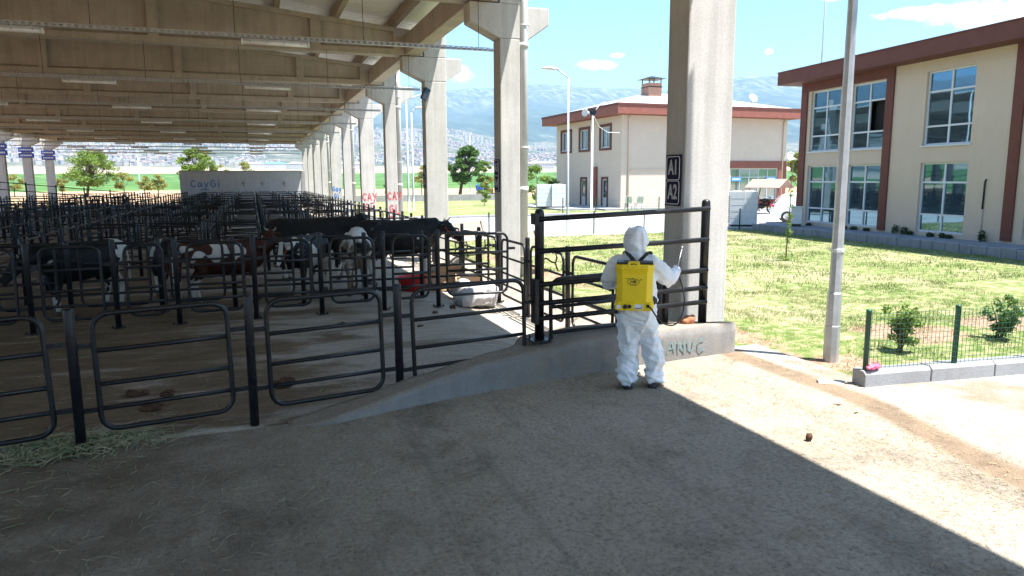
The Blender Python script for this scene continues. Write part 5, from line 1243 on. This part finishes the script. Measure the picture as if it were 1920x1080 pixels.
q = MB(); q.box(-.34, .34, -.29, .29, 1.062, 1.12); q.build('lid', MAT['window_frame'], t)
q = MB(); q.box(-.26, .26, -.2, .2, 0, .138); q.build('base', MAT['black_steel'], t)
q = MB(); q.box(-.04, .04, -.258, -.251, .85, .93); q.build('lock', MAT['galvanised'], t)
# lamp posts
def lamp(loc, h, arm, rz, label, r0=.075, head=True, cat='lamp post'):
    t = tag(empty('street_lamp', loc, rz), label, cat); q = MB(); q.lathe([(r0*1.7, 0), (r0*1.7, .03), (r0, .04), (r0, 1.0), (r0*.6, h)], n=12); q.build('pole', MAT['pole_grey'], t)
    if arm:
        q = MB(); q.tube([(0, 0, h-.05), (arm*.15, 0, h+.05), (arm, 0, h+.3)], r0*.5, 8); q.build('arm', MAT['pole_grey'], t)
    if head:
        q = MB(); s = 1 if arm > 0 else -1; x0 = arm; q.loft([[(x0+s*a, w*math.cos(2*math.pi*k/12), h+.3+s_*.0+o+hh*math.sin(2*math.pi*k/12)) for k in range(12)] for a, w, hh, o, s_ in ((-.08, .04, .03, 0, 0), (.05, .11, .06, .01, 0), (.25, .15, .08, .03, 0), (.45, .13, .06, .04, 0), (.58, .05, .025, .04, 0))]); q.build('lamp_head', MAT['white_metal'], t)
lamp(at(1064, 441, .17), 5.75, -.42, -.3, 'slim grey lamp post with a curved arm in front of the middle building', .05)
lamp(at(776, 395, .12), 6.65, .30, -.3, 'lamp post seen between the third and fourth columns', .08)
lamp(at(767, 398, .12), 7.25, .9, -.2, 'taller plain pole left of the lamp post between the columns', .08, False)
lamp(at(882, 373, .1), 6.75, .0, 0, 'thin grey pole standing in front of the leaning tree', .07, False)
lamp(at(264, 368, .0), 6.0, .0, 0, 'thin white pole beyond the far end of the shed', .09, False)
# loudspeaker pole
t = tag(empty('speaker_pole', at(1109, 396, .2), 0), 'white pole carrying two horn loudspeakers and a lamp beside the middle building', 'speaker pole')
q = MB(); q.lathe([(.16, 0), (.16, .03), (.075, .05), (.045, 6.1)], n=10); q.build('pole', MAT['white_metal'], t)
q = MB(); q.tube([(0, 0, 6.05), (.35, -.05, 6.5), (.42, -.05, 6.6)], .035, 6); q.loft([[(.42+a, -.05+w*math.cos(2*math.pi*k/10), 6.6+a*.35+hh*math.sin(2*math.pi*k/10)) for k in range(10)] for a, w, hh in ((-.05, .04, .03), (.15, .12, .07), (.4, .11, .06), (.5, .04, .02))]); q.build('lamp_head', MAT['white_metal'], t)
for s, (dx, dy) in enumerate(((-.9, -.45), (-.15, -1))):
    d = Vector((dx, dy, 0)).normalized(); a = Vector((-.12-.2*(1-s), -.05, 6.12+.03*s)); q = MB(); sd = d.cross(Vector((0, 0, 1)))
    q.loft([[a+d*l_+sd*(r_*math.cos(2*math.pi*k/14))+Vector((0, 0, r_*math.sin(2*math.pi*k/14))) for k in range(14)] for l_, r_ in ((-.3, .07), (-.1, .08), (0, .06), (.2, .12), (.35, .24), (.36, .22), (.2, .10))])
    q.build('horn_speaker', MAT['black_steel' if s else 'white_metal'], t)
q = MB(); q.tube([(.1, 0, 5.9), (.7, .4, 5.3), (1.5, .8, 5.0), (2.4, .9, 5.0)], .02, 5); q.build('cable', MAT['white_metal'], t)
# near lamp post, eight sided
p = at(1557, 677, LAWN_Z); t = tag(empty('street_lamp', p, -.8), 'tall eight sided galvanised lamp post standing in the lawn beside the kerb', 'lamp post')
q = MB(); pr = [(.085, -.1), (.085, .42), (.083, .425), (.079, .43), (.078, .80), (.066, .82), (.032, 8.2)]; q.lathe(pr, n=8); q.sm = [False]*len(q.f); q.build('pole', MAT['galvanised'], t)
q = MB(); q.lathe([(.0735, 1.28), (.076, 1.285), (.076, 1.315), (.0735, 1.32)], n=8); q.sm = [False]*len(q.f); q.build('clamp_band', MAT['white_metal'], t)
q = MB(); q.tube([(0, 0, 8.1), (.3, .0, 8.5), (1.2, .0, 8.7)], .03, 8); q.build('arm', MAT['galvanised'], t)
q = MB(); q.loft([[(1.2+a, w*math.cos(2*math.pi*k/12), 8.7+hh*math.sin(2*math.pi*k/12)) for k in range(12)] for a, w, hh in ((-.05, .04, .03), (.1, .12, .07), (.45, .13, .07), (.6, .05, .02))]); q.build('lamp_head', MAT['white_metal'], t)
# antenna mast behind the right building
p = at(1524, 400, .17); t = tag(empty('antenna_mast', (p.x*1.2, p.y*1.2, 0)), 'thin dark antenna mast rising behind the right building', 'mast')
q = MB(); q.tube([(0, 0, 0), (0, 0, 8.5), (.02, 0, 11), (.07, 0, 18)], [.09, .09, .055, .045], 8); q.build('pole', MAT['galvanised'], t); q = MB(); q.tube([(0, 0, 8), (-.9, -.3, 6.5)], .01, 4); q.build('guy_wire', MAT['black_steel'], t)
# mesh fences
def mesh_fence(A_, B_, z0, z1, step, label, wire=.05, wr=.0016, hz=.1, pr=.024, first=0.0):
    A_, B_ = Vector(A_), Vector(B_); L = (B_-A_).length; d = (B_-A_)/L; t = tag(empty('mesh_fence', (A_.x, A_.y, 0), math.atan2(d.y, d.x)), label, 'fence')
    k = 0.0
    while k <= L+.01:
        q = MB(); q.M = Matrix.Translation((k, 0, 0)); q.lathe([(pr, z0-.05), (pr, z1-.02), (pr*1.1, z1-.02), (pr*1.1, z1), (pr*.6, z1+.006)], n=10); q.build('post', MAT['green_post'], t); k += step
    q = MB(); x = 0.02
    nz_ = int((z1-.04-z0)/hz)
    while x < L:
        q.box(x-wr, x+wr, -wr-pr, wr-pr, z0+.02, z1-.03); x += wire
    for j in range(nz_+1):
        z = z0+.03+j*hz; q.box(0, L, -pr-wr*3, -pr-wr, z-wr, z+wr)
    q.build('wire_mesh', MAT['green_post'], t)
f1 = at(1622, 694, .36); f2 = at(1788, 682, .36); dd = (f2-f1); dd.z = 0; st = dd.length
mesh_fence((f1.x, f1.y, 0), tuple(Vector((f1.x, f1.y, 0))+dd*6.02), .36, .98, st, 'low dark green wire mesh fence with posts on the concrete kerb', .048, .0016, .055, .026)
mesh_fence((6.2, 25.9, 0), (18.6, 24.35, 0), .12, 1.05, 2.06, 'long green wire mesh fence along the road behind the lawn', .09, .002, .2, .028)
mesh_fence((17.8, 40.6, 0), (24.5, 40.4, 0), .12, 1.1, 2.2, 'green wire mesh fence on the grass before the middle building', .12, .003, .25, .03)
# benches
def bench(loc, rz, label):
    t = tag(empty('park_bench', loc, rz), label, 'bench', 'benches on the lawn')
    q = MB()
    for k in range(5): q.box(-.75, .75, -.24+k*.095, -.16+k*.095, .43, .455)
    q.build('seat', MAT['wood_slat'], t); q = MB()
    for k in range(4):
        y = .25+.035*k; z = .52+k*.1; q.prism([(-.75, y, z), (.75, y, z), (.75, y+.03, z+.085), (-.75, y+.03, z+.085)], (0, .02, -.004))
    q.build('backrest', MAT['wood_slat'], t)
    for x in (-.6, .6):
        q = MB(); q.tube([(x, -.26, 0), (x, -.2, .18), (x, -.24, .3), (x, -.2, .42), (x, .2, .42), (x, .26, .5), (x, .38, .92)], .022, 6); q.tube([(x, .3, 0), (x, .2, .2), (x, .05, .28), (x, -.1, .2), (x, -.2, .18)], .02, 6); q.tube([(x, .2, .2), (x, .22, .42)], .018, 6); q.build('leg', MAT['black_steel'], t)
bench(at(1003, 512, .17), R(38), 'weathered wooden park bench with iron legs just beyond the tall gate')
bench(at(893, 478, .17), R(30), 'weathered wooden park bench farther off, seen through the pen fence')
# garden swing
t = tag(empty('garden_swing', at(1440, 399, .17), -1.25), 'garden swing with a pitched tan canopy before the middle building', 'garden swing'); t.scale = (.9, .9, .86)
q = MB(); q.prism([(-1.3, -.9, 1.72), (1.3, -.9, 1.72), (1.3, .0, 2.3), (-1.3, .0, 2.3)], (0, 0, .04)); q.prism([(-1.3, .004, 2.3), (1.3, .004, 2.3), (1.3, .9, 1.72), (-1.3, .9, 1.72)], (0, 0, .04)); q.build('canopy', MAT['swing_cloth'], t)
for x in (-1.1, 1.1):
    for y in (-.75, .75):
        q = MB(); q.tube([(x*1.05, y, 0), (x*.95, y*.55, 1.1), (x, y*.95, 1.76)], .035, 6); q.build('post', MAT['rust_red'], t)
q = MB(); q.box(-.95, .95, -.28, .2, .42, .48); q.build('seat', MAT['rust_red'], t); q = MB(); q.box(-.95, .95, .2, .26, .48, .95); q.build('backrest', MAT['rust_red'], t)
# motorcycle with a cargo box
t = tag(empty('motorcycle', at(1428, 400, .14), -.05), 'dark motorcycle parked in front of the garden swing', 'motorcycle')
def wheel(parent, c, r_, w, spokes=8, rim='galvanised'):
    q = MB(); q.M = Matrix.Translation(c); q.tube([((r_-w*.5)*math.cos(2*math.pi*k/24), 0, (r_-w*.5)*math.sin(2*math.pi*k/24)) for k in range(24)], w*.5, 10, True); tyre = q.build('tyre', MAT['rubber'], parent)
    q = MB(); q.M = Matrix.Translation(c); q.tube([((r_-w)*math.cos(2*math.pi*k/24), 0, (r_-w)*math.sin(2*math.pi*k/24)) for k in range(24)], w*.22, 6, True)
    for k in range(spokes):
        a = 2*math.pi*k/spokes; q.tube([(0, 0, 0), ((r_-w)*math.cos(a), 0, (r_-w)*math.sin(a))], w*.16, 6)
    q.lathe([(w*.5, -w*.5), (w*.5, w*.5)], n=10, axis='y'); q.build('rim', MAT[rim], tyre)
for x in (-.55, .62): wheel(t, (x, 0, .3), .3, .09)
q = MB(); q.tube([(-.55, 0, .3), (-.1, 0, .55), (.4, 0, .75), (.62, 0, .3)], .04, 8); q.tube([(-.55, 0, .3), (0, 0, .35), (.35, 0, .5)], .04, 8); q.ball((0, 0, .42), (.2, .12, .16)); q.build('frame', MAT['black_steel'], t)
q = MB(); q.ball((.2, 0, .78), (.26, .13, .12)); q.build('fuel_tank', MAT['black_steel'], t); q = MB(); q.ball((-.25, 0, .78), (.35, .13, .06)); q.build('seat', MAT['strap'], t)
q = MB(); q.tube([(.4, 0, .75), (.42, 0, 1.0), (.3, .3, 1.05)], .018, 6); q.tube([(.42, 0, 1.0), (.3, -.3, 1.05)], .018, 6); q.ball((.55, 0, .9), (.08, .09, .09)); q.build('handlebar', MAT['galvanised'], t)
q = MB(); q.box(-.95, -.35, -.22, .22, .62, .98); o = q.build('cargo_box', MAT['rust_red'], t); bevel(o, .03, 2)
# white car behind the cabinet
cp = at(1468, 418, .14); t = tag(empty('car', (cp.x+.55, cp.y+.5, .13), -.62), 'white compact car partly hidden behind the corner of the right building', 'car'); t.scale = (.9, .9, .9)
prof = [(-.72, .30), (-.75, .55), (-.72, .82), (-.62, .98), (-.40, 1.28), (-.1, 1.50), (.5, 1.58), (1.2, 1.56), (1.85, 1.36), (2.35, 1.08), (3.0, .98), (3.4, .86), (3.52, .62), (3.5, .32), (3.3, .24), (-.5, .24)]
q = MB(); ring = []
rs = []
for y, ins in ((-.88, .12), (-.84, .03), (-.6, 0), (.6, 0), (.84, .03), (.88, .12)):
    rs.append([(x+(ins*.3 if x < 1.4 else -ins*.3), y*(1-.16*max(0, z-.95)/.6), z-(ins*.4 if z > .6 else -ins*.4)) for x, z in prof])
q.loft(rs); q.sm = [True]*len(q.f); bo = q.build('body', MAT['car_white'], t); bevel(bo, .03, 2)
q = MB()
for y in (-.84, .81): q.prism([(-.28, y*.955, 1.02), (.55, y*.955, 1.0), (.6, y*.875, 1.44), (.15, y*.88, 1.40)], (0, .03, 0)); q.prism([(.65, y*.955, 1.0), (1.85, y*.955, 1.0), (1.55, y*.885, 1.38), (.7, y*.875, 1.44)], (0, .03, 0))
q.build('side_window', MAT['car_glass'], t)
q = MB(); q.prism([(-.60, -.62, 1.03), (-.60, .62, 1.03), (-.30, .55, 1.38), (-.30, -.55, 1.38)], (-.03, 0, .01)); q.build('rear_window', MAT['car_glass'], t)
q = MB(); q.prism([(2.28, -.66, 1.12), (2.28, .66, 1.12), (1.88, .58, 1.40), (1.88, -.58, 1.40)], (.03, 0, .02)); q.build('windscreen', MAT['car_glass'], t)
for y in (-.78, .78):
    q = MB(); q.box(-.765, -.62, y-.06, y+.06, .84, .96); o = q.build('tail_light', MAT['tail_red'], t); bevel(o, .03, 2)
    q = MB(); q.box(3.36, 3.5, y-.12, y+.12, .68, .80); o = q.build('headlight', MAT['pale_glass'], t)
for x in (0, 2.65):
    for y in (-.82, .82):
        wheel(t, (x, y, .33), .33, .17, 10)
        q = MB(); q.tube([(x+.39*math.cos(R(a)), y+(.045 if y < 0 else -.045), .33+.39*math.sin(R(a))) for a in range(-10, 191, 20)], .045, 6); q.build('wheel_arch', MAT['black_plastic'], t)
# white plastic chairs, barrel, low wall, plastic scrap
def chair(loc, rz, label):
    t = tag(empty('plastic_chair', loc, rz), label, 'chair', 'white chairs by the middle building')
    q = MB(); q.box(-.24, .24, -.24, .22, .42, .455); q.build('seat', MAT['white_metal'], t); q = MB(); q.prism([(-.23, .2, .46), (.23, .2, .46), (.2, .32, .88), (-.2, .32, .88)], (0, .03, 0)); q.build('backrest', MAT['white_metal'], t)
    for x in (-.21, .21):
        for y in (-.21, .2): q = MB(); q.tube([(x, y, .42), (x*1.12, y*1.15, 0)], .022, 6); q.build('leg', MAT['white_metal'], t)
chair(at(1178, 393, .2), 2.7, 'white chair by the corner of the middle building, left of two'); chair(at(1198, 393, .2), 2.9, 'white chair by the corner of the middle building, right of two')
t = tag(empty('barrel', at(903, 366, .1), .4), 'blue plastic barrel lying on a low stand beyond the grey wall', 'barrel')
q = MB(); q.lathe([(.42, -.7), (.5, -.62), (.52, -.3), (.54, -.28), (.54, -.22), (.52, -.2), (.52, .2), (.54, .22), (.54, .28), (.52, .3), (.5, .62), (.42, .7)], (0, 0, .95), 20, 'x'); q.build('drum', MAT['blue_barrel'], t)
q = MB(); q.lathe([(.545, -.1), (.545, -.02)], (0, 0, .95), 20, 'x'); q.lathe([(.53, .4), (.53, .5)], (0, 0, .95), 20, 'x'); q.build('white_band', MAT['white_paint'], t)
q = MB()
for x in (-.5, .5): q.box(x-.08, x+.08, -.45, .45, 0, .45)
q.build('stand', MAT['wood_slat'], t)
q = MB(); q.box(5.9, 26, 70, 70.3, -.1, .75); o = q.build('boundary_wall', MAT['grey_wall']); tag(o, 'long low grey concrete wall between the lawn and the bare field', 'wall')
mb = MB(); mb.ball((0, 0, .03), (.075, .04, .028), 10, 6); mb.ball((.05, .02, .03), (.05, .03, .03), 10, 6); mb.ball((-.06, -.01, .025), (.05, .035, .02), 8, 6); me = remesh(mb, .008, 1)
for v_ in me.vertices: v_.co += v_.normal*.012*mnoise.noise(v_.co*50)
me.materials.append(MAT['pink_plastic']); o = link(bpy.data.objects.new('plastic_scrap', me)); o.location = at(1638, 693, .37); tag(o, 'crumpled pink plastic scrap on the kerb beside the green post', 'litter')

# ------------------------------------------------------------------ plants
def leafmat(name, stops, rough=.6):
    m, n, l, b = nm(name); v = coords(n, l, 'pos'); a = noi(n, l, v, 1.7, 4, .7); c_ = noi(n, l, v, 16, 2, .6)
    col_ = ramp(n, l, M_(n, l, 'ADD', M_(n, l, 'MULTIPLY', a, .5), M_(n, l, 'MULTIPLY', c_, .5)), stops)
    l.new(col_, b.inputs['Base Color']); b.inputs['Roughness'].default_value = rough
    tl = n.new('ShaderNodeBsdfTranslucent'); l.new(mix(n, l, 1.0, col_, (1.3, 1.4, .7), 'MULTIPLY'), tl.inputs[0]); ms = n.new('ShaderNodeMixShader'); ms.inputs[0].default_value = .3
    l.new(b.outputs[0], ms.inputs[1]); l.new(tl.outputs[0], ms.inputs[2]); l.new(ms.outputs[0], n['Material Output'].inputs[0]); return m
leafmat('leaf_mid', [(.35, (.03, .075, .015)), (.5, (.06, .13, .025)), (.65, (.11, .19, .05))])
leafmat('leaf_light', [(.35, (.07, .13, .02)), (.5, (.13, .21, .03)), (.65, (.22, .28, .06))])
leafmat('leaf_yellow', [(.35, (.12, .15, .03)), (.5, (.24, .25, .07)), (.65, (.36, .33, .13))])
leafmat('leaf_dark', [(.35, (.02, .045, .015)), (.5, (.035, .075, .022)), (.65, (.06, .11, .03))])
def leaves(name, clusters, n_, size, mt, parent, seed=0, aspect=.5):
    g = np.random.default_rng(seed); C = np.array([c[:3] for c in clusters]); S = np.array([c[3:6] for c in clusters]); w = S.prod(1)**(2/3.0); idx = g.choice(len(C), n_, p=w/w.sum())
    p = g.normal(size=(n_, 3)); p /= np.linalg.norm(p, axis=1)[:, None]; p *= (g.random(n_)**.45)[:, None]; P = C[idx]+p*S[idx]
    a = g.normal(size=(n_, 3)); a[:, 2] = a[:, 2]*.6-.2; a /= np.linalg.norm(a, axis=1)[:, None]; q = g.normal(size=(n_, 3)); b_ = np.cross(a, q); b_ /= np.linalg.norm(b_, axis=1)[:, None]
    s = size*(.6+.8*g.random(n_))[:, None]; V = np.stack([P-a*s*.5, P+b_*s*aspect*.5, P+a*s*.5, P-b_*s*aspect*.5], 1).reshape(-1, 3); F = np.arange(n_*4).reshape(-1, 4)
    return link(bpy.data.objects.new(name, np_mesh(name, V, F, MAT[mt], False)), parent)
def tree(name, loc, h, cr, mt, label, cat='tree', n_=6000, size=.16, lean=(0, 0), seed=1, z0=.3, group=None, ncl=22, tr_=.12, wide=1.0):
    rnd = random.Random(seed); t = tag(empty(name, loc), label, cat, group); top = Vector((lean[0], lean[1], h*.72))
    q = MB(); P = [Vector((0, 0, -.1)), Vector((lean[0]*.3, lean[1]*.3, h*.25)), Vector((lean[0]*.7, lean[1]*.7, h*.5)), top]; q.tube(P, [tr_, tr_*.75, tr_*.5, tr_*.2], 8); cl = []
    for k in range(ncl):
        a = rnd.uniform(0, 6.283); u_ = rnd.random(); zz = h*(z0+(.97-z0)*u_); f = math.sin(math.pi*(.12+.83*u_))**.7; rad_ = cr*f*rnd.uniform(.35, .95)*wide
        c = Vector((lean[0]*zz/h+rad_*math.cos(a), lean[1]*zz/h+rad_*math.sin(a), zz)); s = cr*rnd.uniform(.2, .38)*(1 if ncl < 40 else .68); cl.append((*c, s*1.15, s*1.15, s*.7))
        b0 = Vector((lean[0]*.5, lean[1]*.5, h*.3)).lerp(top, rnd.uniform(.0, .9)*u_); q.tube([b0, b0.lerp(c, .5)+Vector((0, 0, -.05*h)), c], [tr_*.35, tr_*.22, tr_*.06], 6)
    q.build('trunk', MAT['bark'], t); leaves('crown', cl, n_, size, mt, t, seed); return t
tree('tree', at(861, 374, .1), 5.6, 2.05, 'leaf_mid', 'dark green leaning tree behind the grey wall between two columns', n_=9000, size=.24, lean=(.9, 0.2), seed=3, z0=.36, ncl=64, tr_=.22)
tree('tree', at(163, 371, .0), 6.2, 3.6, 'leaf_light', 'broad airy green tree seen under the left part of the far shed end', n_=8000, size=.26, seed=5, z0=.3, ncl=60, tr_=.2, lean=(1.0, 0))
tree('tree', at(372, 371, .0), 6.3, 2.5, 'leaf_light', 'dense green tree rising just above the pale back wall', n_=9000, size=.26, seed=8, z0=.3, ncl=60, tr_=.2)
for i, (px, h, cr, lb) in enumerate(((234, 3.3, 1.5, 'small yellow flowering tree between the airy tree and the white pole'), (272, 2.9, 1.1, 'small yellowish tree right of the white pole, left of two'), (298, 3.0, 1.2, 'small yellowish tree right of the white pole, right of two'), (118, 2.6, 1.0, 'pale bush just left of the broad airy tree'), (28, 3.2, 1.3, 'yellowish bush at the far left between the columns'), (415, 4.4, 1.3, 'yellow tipped tree barely showing over the back wall, left of two'), (462, 4.6, 1.4, 'yellow tipped tree barely showing over the back wall, right of two'))):
    tree('small_tree', at(px, 370, .0), h, cr, 'leaf_yellow', lb, n_=2200, size=.2, seed=20+i, z0=.35, ncl=14, tr_=.08)
tree('small_tree', at(786, 391, .1), 3.4, 1.2, 'leaf_light', 'young light green tree right of the lamp post between the columns', n_=2200, size=.2, seed=31, z0=.45, ncl=12, tr_=.07) if False else None
tree('small_tree', at(791, 366, .1), 4.0, 1.4, 'leaf_yellow', 'young pale green tree right of the poles beside the third column', n_=2200, size=.2, seed=31, z0=.4, ncl=12, tr_=.08)
tree('small_tree', at(908, 372, .1), 4.2, 1.25, 'leaf_light', 'slender light green tree right of the leaning tree', n_=2200, size=.22, seed=33, z0=.35, ncl=12, tr_=.08)
tree('bush', at(924, 372, .1), 2.4, 1.3, 'leaf_yellow', 'yellow green bush touching the second column', 'bush', n_=1800, size=.2, seed=34, z0=.1, ncl=10, tr_=.06)
tree('bush', at(1008, 385, .2), 3.0, 1.5, 'leaf_light', 'light green bush behind the outdoor units', 'bush', n_=2000, size=.2, seed=35, z0=.1, ncl=10, tr_=.06)
tree('small_tree', at(735, 385, .1), 2.4, .7, 'leaf_light', 'thin young tree on the grass left of the tall poles', n_=800, size=.16, seed=36, z0=.3, ncl=8, tr_=.04)
tree('small_tree', at(909, 386, .12), 1.7, .7, 'leaf_light', 'small sapling on the grass in front of the grey wall', n_=900, size=.14, seed=37, z0=.2, ncl=8, tr_=.03)
tree('tree', at(1500, 397, .15), 3.9, 1.0, 'leaf_yellow', 'sunny green tree glimpsed between the two buildings', n_=4000, size=.2, seed=38, z0=.2, ncl=14, tr_=.1)
# shrubs by the kerb
def shrub(loc, h, cr, mt, label, seed, n_=2600, size=.045, stems=7, z0=.2):
    rnd = random.Random(seed); t = tag(empty('shrub', loc), label, 'shrub'); q = MB(); cl = []
    for k in range(stems):
        a = rnd.uniform(0, 6.28); e_ = Vector((cr*rnd.uniform(.2, .85)*math.cos(a), cr*rnd.uniform(.2, .85)*math.sin(a), h*rnd.uniform(.5, 1.0))); b0 = Vector((rnd.uniform(-.04, .04), rnd.uniform(-.04, .04), 0)); m1 = b0.lerp(e_, .5)+Vector((rnd.uniform(-.05, .05), rnd.uniform(-.05, .05), .02)); q.tube([b0, m1, e_], [.011, .008, .004], 6)
        for j in range(4):
            c = b0.lerp(e_, .4+.2*j)+Vector((rnd.uniform(-.08, .08), rnd.uniform(-.08, .08), rnd.uniform(-.05, .07))); s = cr*rnd.uniform(.14, .28)
            if c.z > h*z0: cl.append((*c, s, s, s*.9))
    q.build('stem', MAT['bark'], t); leaves('foliage', cl, n_, size, mt, t, seed, .6); return t
s1 = at(1688, 655, .22); s2 = at(1872, 632, .22)
shrub((s1.x, s1.y, .18), .60, .27, 'leaf_light', 'bright green leafy shrub behind the mesh fence', 41, 1500, .042)
shrub((s2.x, s2.y, .18), .58, .30, 'leaf_mid', 'darker green shrub behind the mesh fence at the right edge', 42, 1700, .038)
p = at(1473, 489, .17); t = tag(empty('sapling', p), 'thin bare young sapling standing alone on the lawn', 'sapling')
q = MB(); tp = [(0, 0, 0), (.02, 0, .6), (.05, 0, 1.2), (.07, .02, 1.8), (.10, .02, 2.5)]; q.tube(tp, [.017, .014, .012, .009, .004], 6)
for k in range(9): z = 1.1+.15*k; a = k*2.2; q.tube([(.05+.01*k, 0, z), (.05+.16*math.cos(a), .16*math.sin(a), z+.18)], [.005, .002], 5)
q.build('trunk', MAT['bark'], t); leaves('foliage', [(.03+.02*z, 0, z, .09, .09, .10) for z in (.55, .75, .95, 1.15, 1.4, 1.7)]+[(0, 0, .06, .22, .22, .06)], 420, .055, 'leaf_light', t, 44, .6)
for i, u_ in enumerate((4.9, 5.25, 5.5, 6.3, 6.75, 7.0, 8.1, 2.5, 3.0, 3.6, .6)):
    y_ = -.12; P = Vector((20.35, 23.0, 0)) + Matrix.Rotation(R(-94), 3, 'Z') @ Vector((u_, y_, .43)); hh_ = (.28, .24, .12, .13, .14, .1, .3, .1, .12, .1, .1)[i]
    t = tag(empty('weed', P), 'small dark weed growing at the foot of the right building', 'weed', 'weeds along the right building'); leaves('foliage', [(0, 0, hh_*.5, .13, .09, hh_*.6)], 160, .09, 'leaf_dark', t, 60+i, .35)
# grass of the lawn, thinner with distance
m, n, l, b = nm('grass_blade'); v = coords(n, l, 'pos'); a = noi(n, l, v, .55, 5, .65); a2 = noi(n, l, v, 9, 3, .7)
l.new(ramp(n, l, M_(n, l, 'ADD', M_(n, l, 'MULTIPLY', a, .55), M_(n, l, 'MULTIPLY', a2, .45)), [(.36, (.06, .12, .022)), (.48, (.13, .18, .045)), (.57, (.31, .275, .14)), (.68, (.40, .34, .21))]), b.inputs['Base Color']); b.inputs['Roughness'].default_value = .8; b.inputs['Specular IOR Level'].default_value = .1
def grass(n_, x0, x1, y0, y1, hmin, hmax, w, seed):
    g = np.random.default_rng(seed); X = g.uniform(x0, x1, n_); Y = g.uniform(y0, y1, n_)
    dens = np.array([mnoise.noise(Vector((x*.8, y*.8, 2)))*.5+mnoise.noise(Vector((x*2.6, y*2.6, 6)))*.5 for x, y in zip(X, Y)]); k = (dens+.22 > g.random(n_)*.55)
    ok = np.array([y > lawn_front(x)+.02 for x, y in zip(X, Y)]); X, Y, dens = X[k & ok], Y[k & ok], dens[k & ok]; n_ = len(X)
    Z = np.array([lz(x, y) for x, y in zip(X, Y)])-.004; h = g.uniform(hmin, hmax, n_)*(1+.9*np.clip(dens, -.4, .6)); a = g.uniform(0, 6.283, n_); dx, dy = np.cos(a), np.sin(a); le = h*g.uniform(-.7, .7, n_); le2 = h*g.uniform(-.7, .7, n_)
    V = np.stack([np.stack([X-dx*w/2, Y-dy*w/2, Z], 1), np.stack([X+dx*w/2, Y+dy*w/2, Z], 1), np.stack([X+le, Y+le2, Z+h], 1)], 1).reshape(-1, 3)
    return V
Vg = np.concatenate([grass(60000, 5.45, 13, 5.0, 11, .025, .06, .007, 1), grass(60000, 5.45, 19, 10.5, 24.5, .035, .08, .014, 2)])
o = link(bpy.data.objects.new('grass', np_mesh('grass', Vg, np.arange(len(Vg)).reshape(-1, 3), MAT['grass_blade'], False))); tag(o, 'patchy green and straw coloured grass over the lawn', 'grass', kind='stuff')
# ------------------------------------------------------------------ air
hm_ = bpy.data.materials.new('haze'); hm_.use_nodes = True; hn = hm_.node_tree.nodes; hl = hm_.node_tree.links; hn.clear()
pv = hn.new('ShaderNodeVolumePrincipled'); pv.inputs['Color'].default_value = (0.50, 0.74, 1.0, 1); pv.inputs['Density'].default_value = 0.000125; pv.inputs['Anisotropy'].default_value = 0.0
ho = hn.new('ShaderNodeOutputMaterial'); hl.new(pv.outputs[0], ho.inputs['Volume'])
q = MB(); q.box(-9600, 9600, -9600, 9600, -400, 1020); o = q.build('haze', hm_); tag(o, kind='stuff')
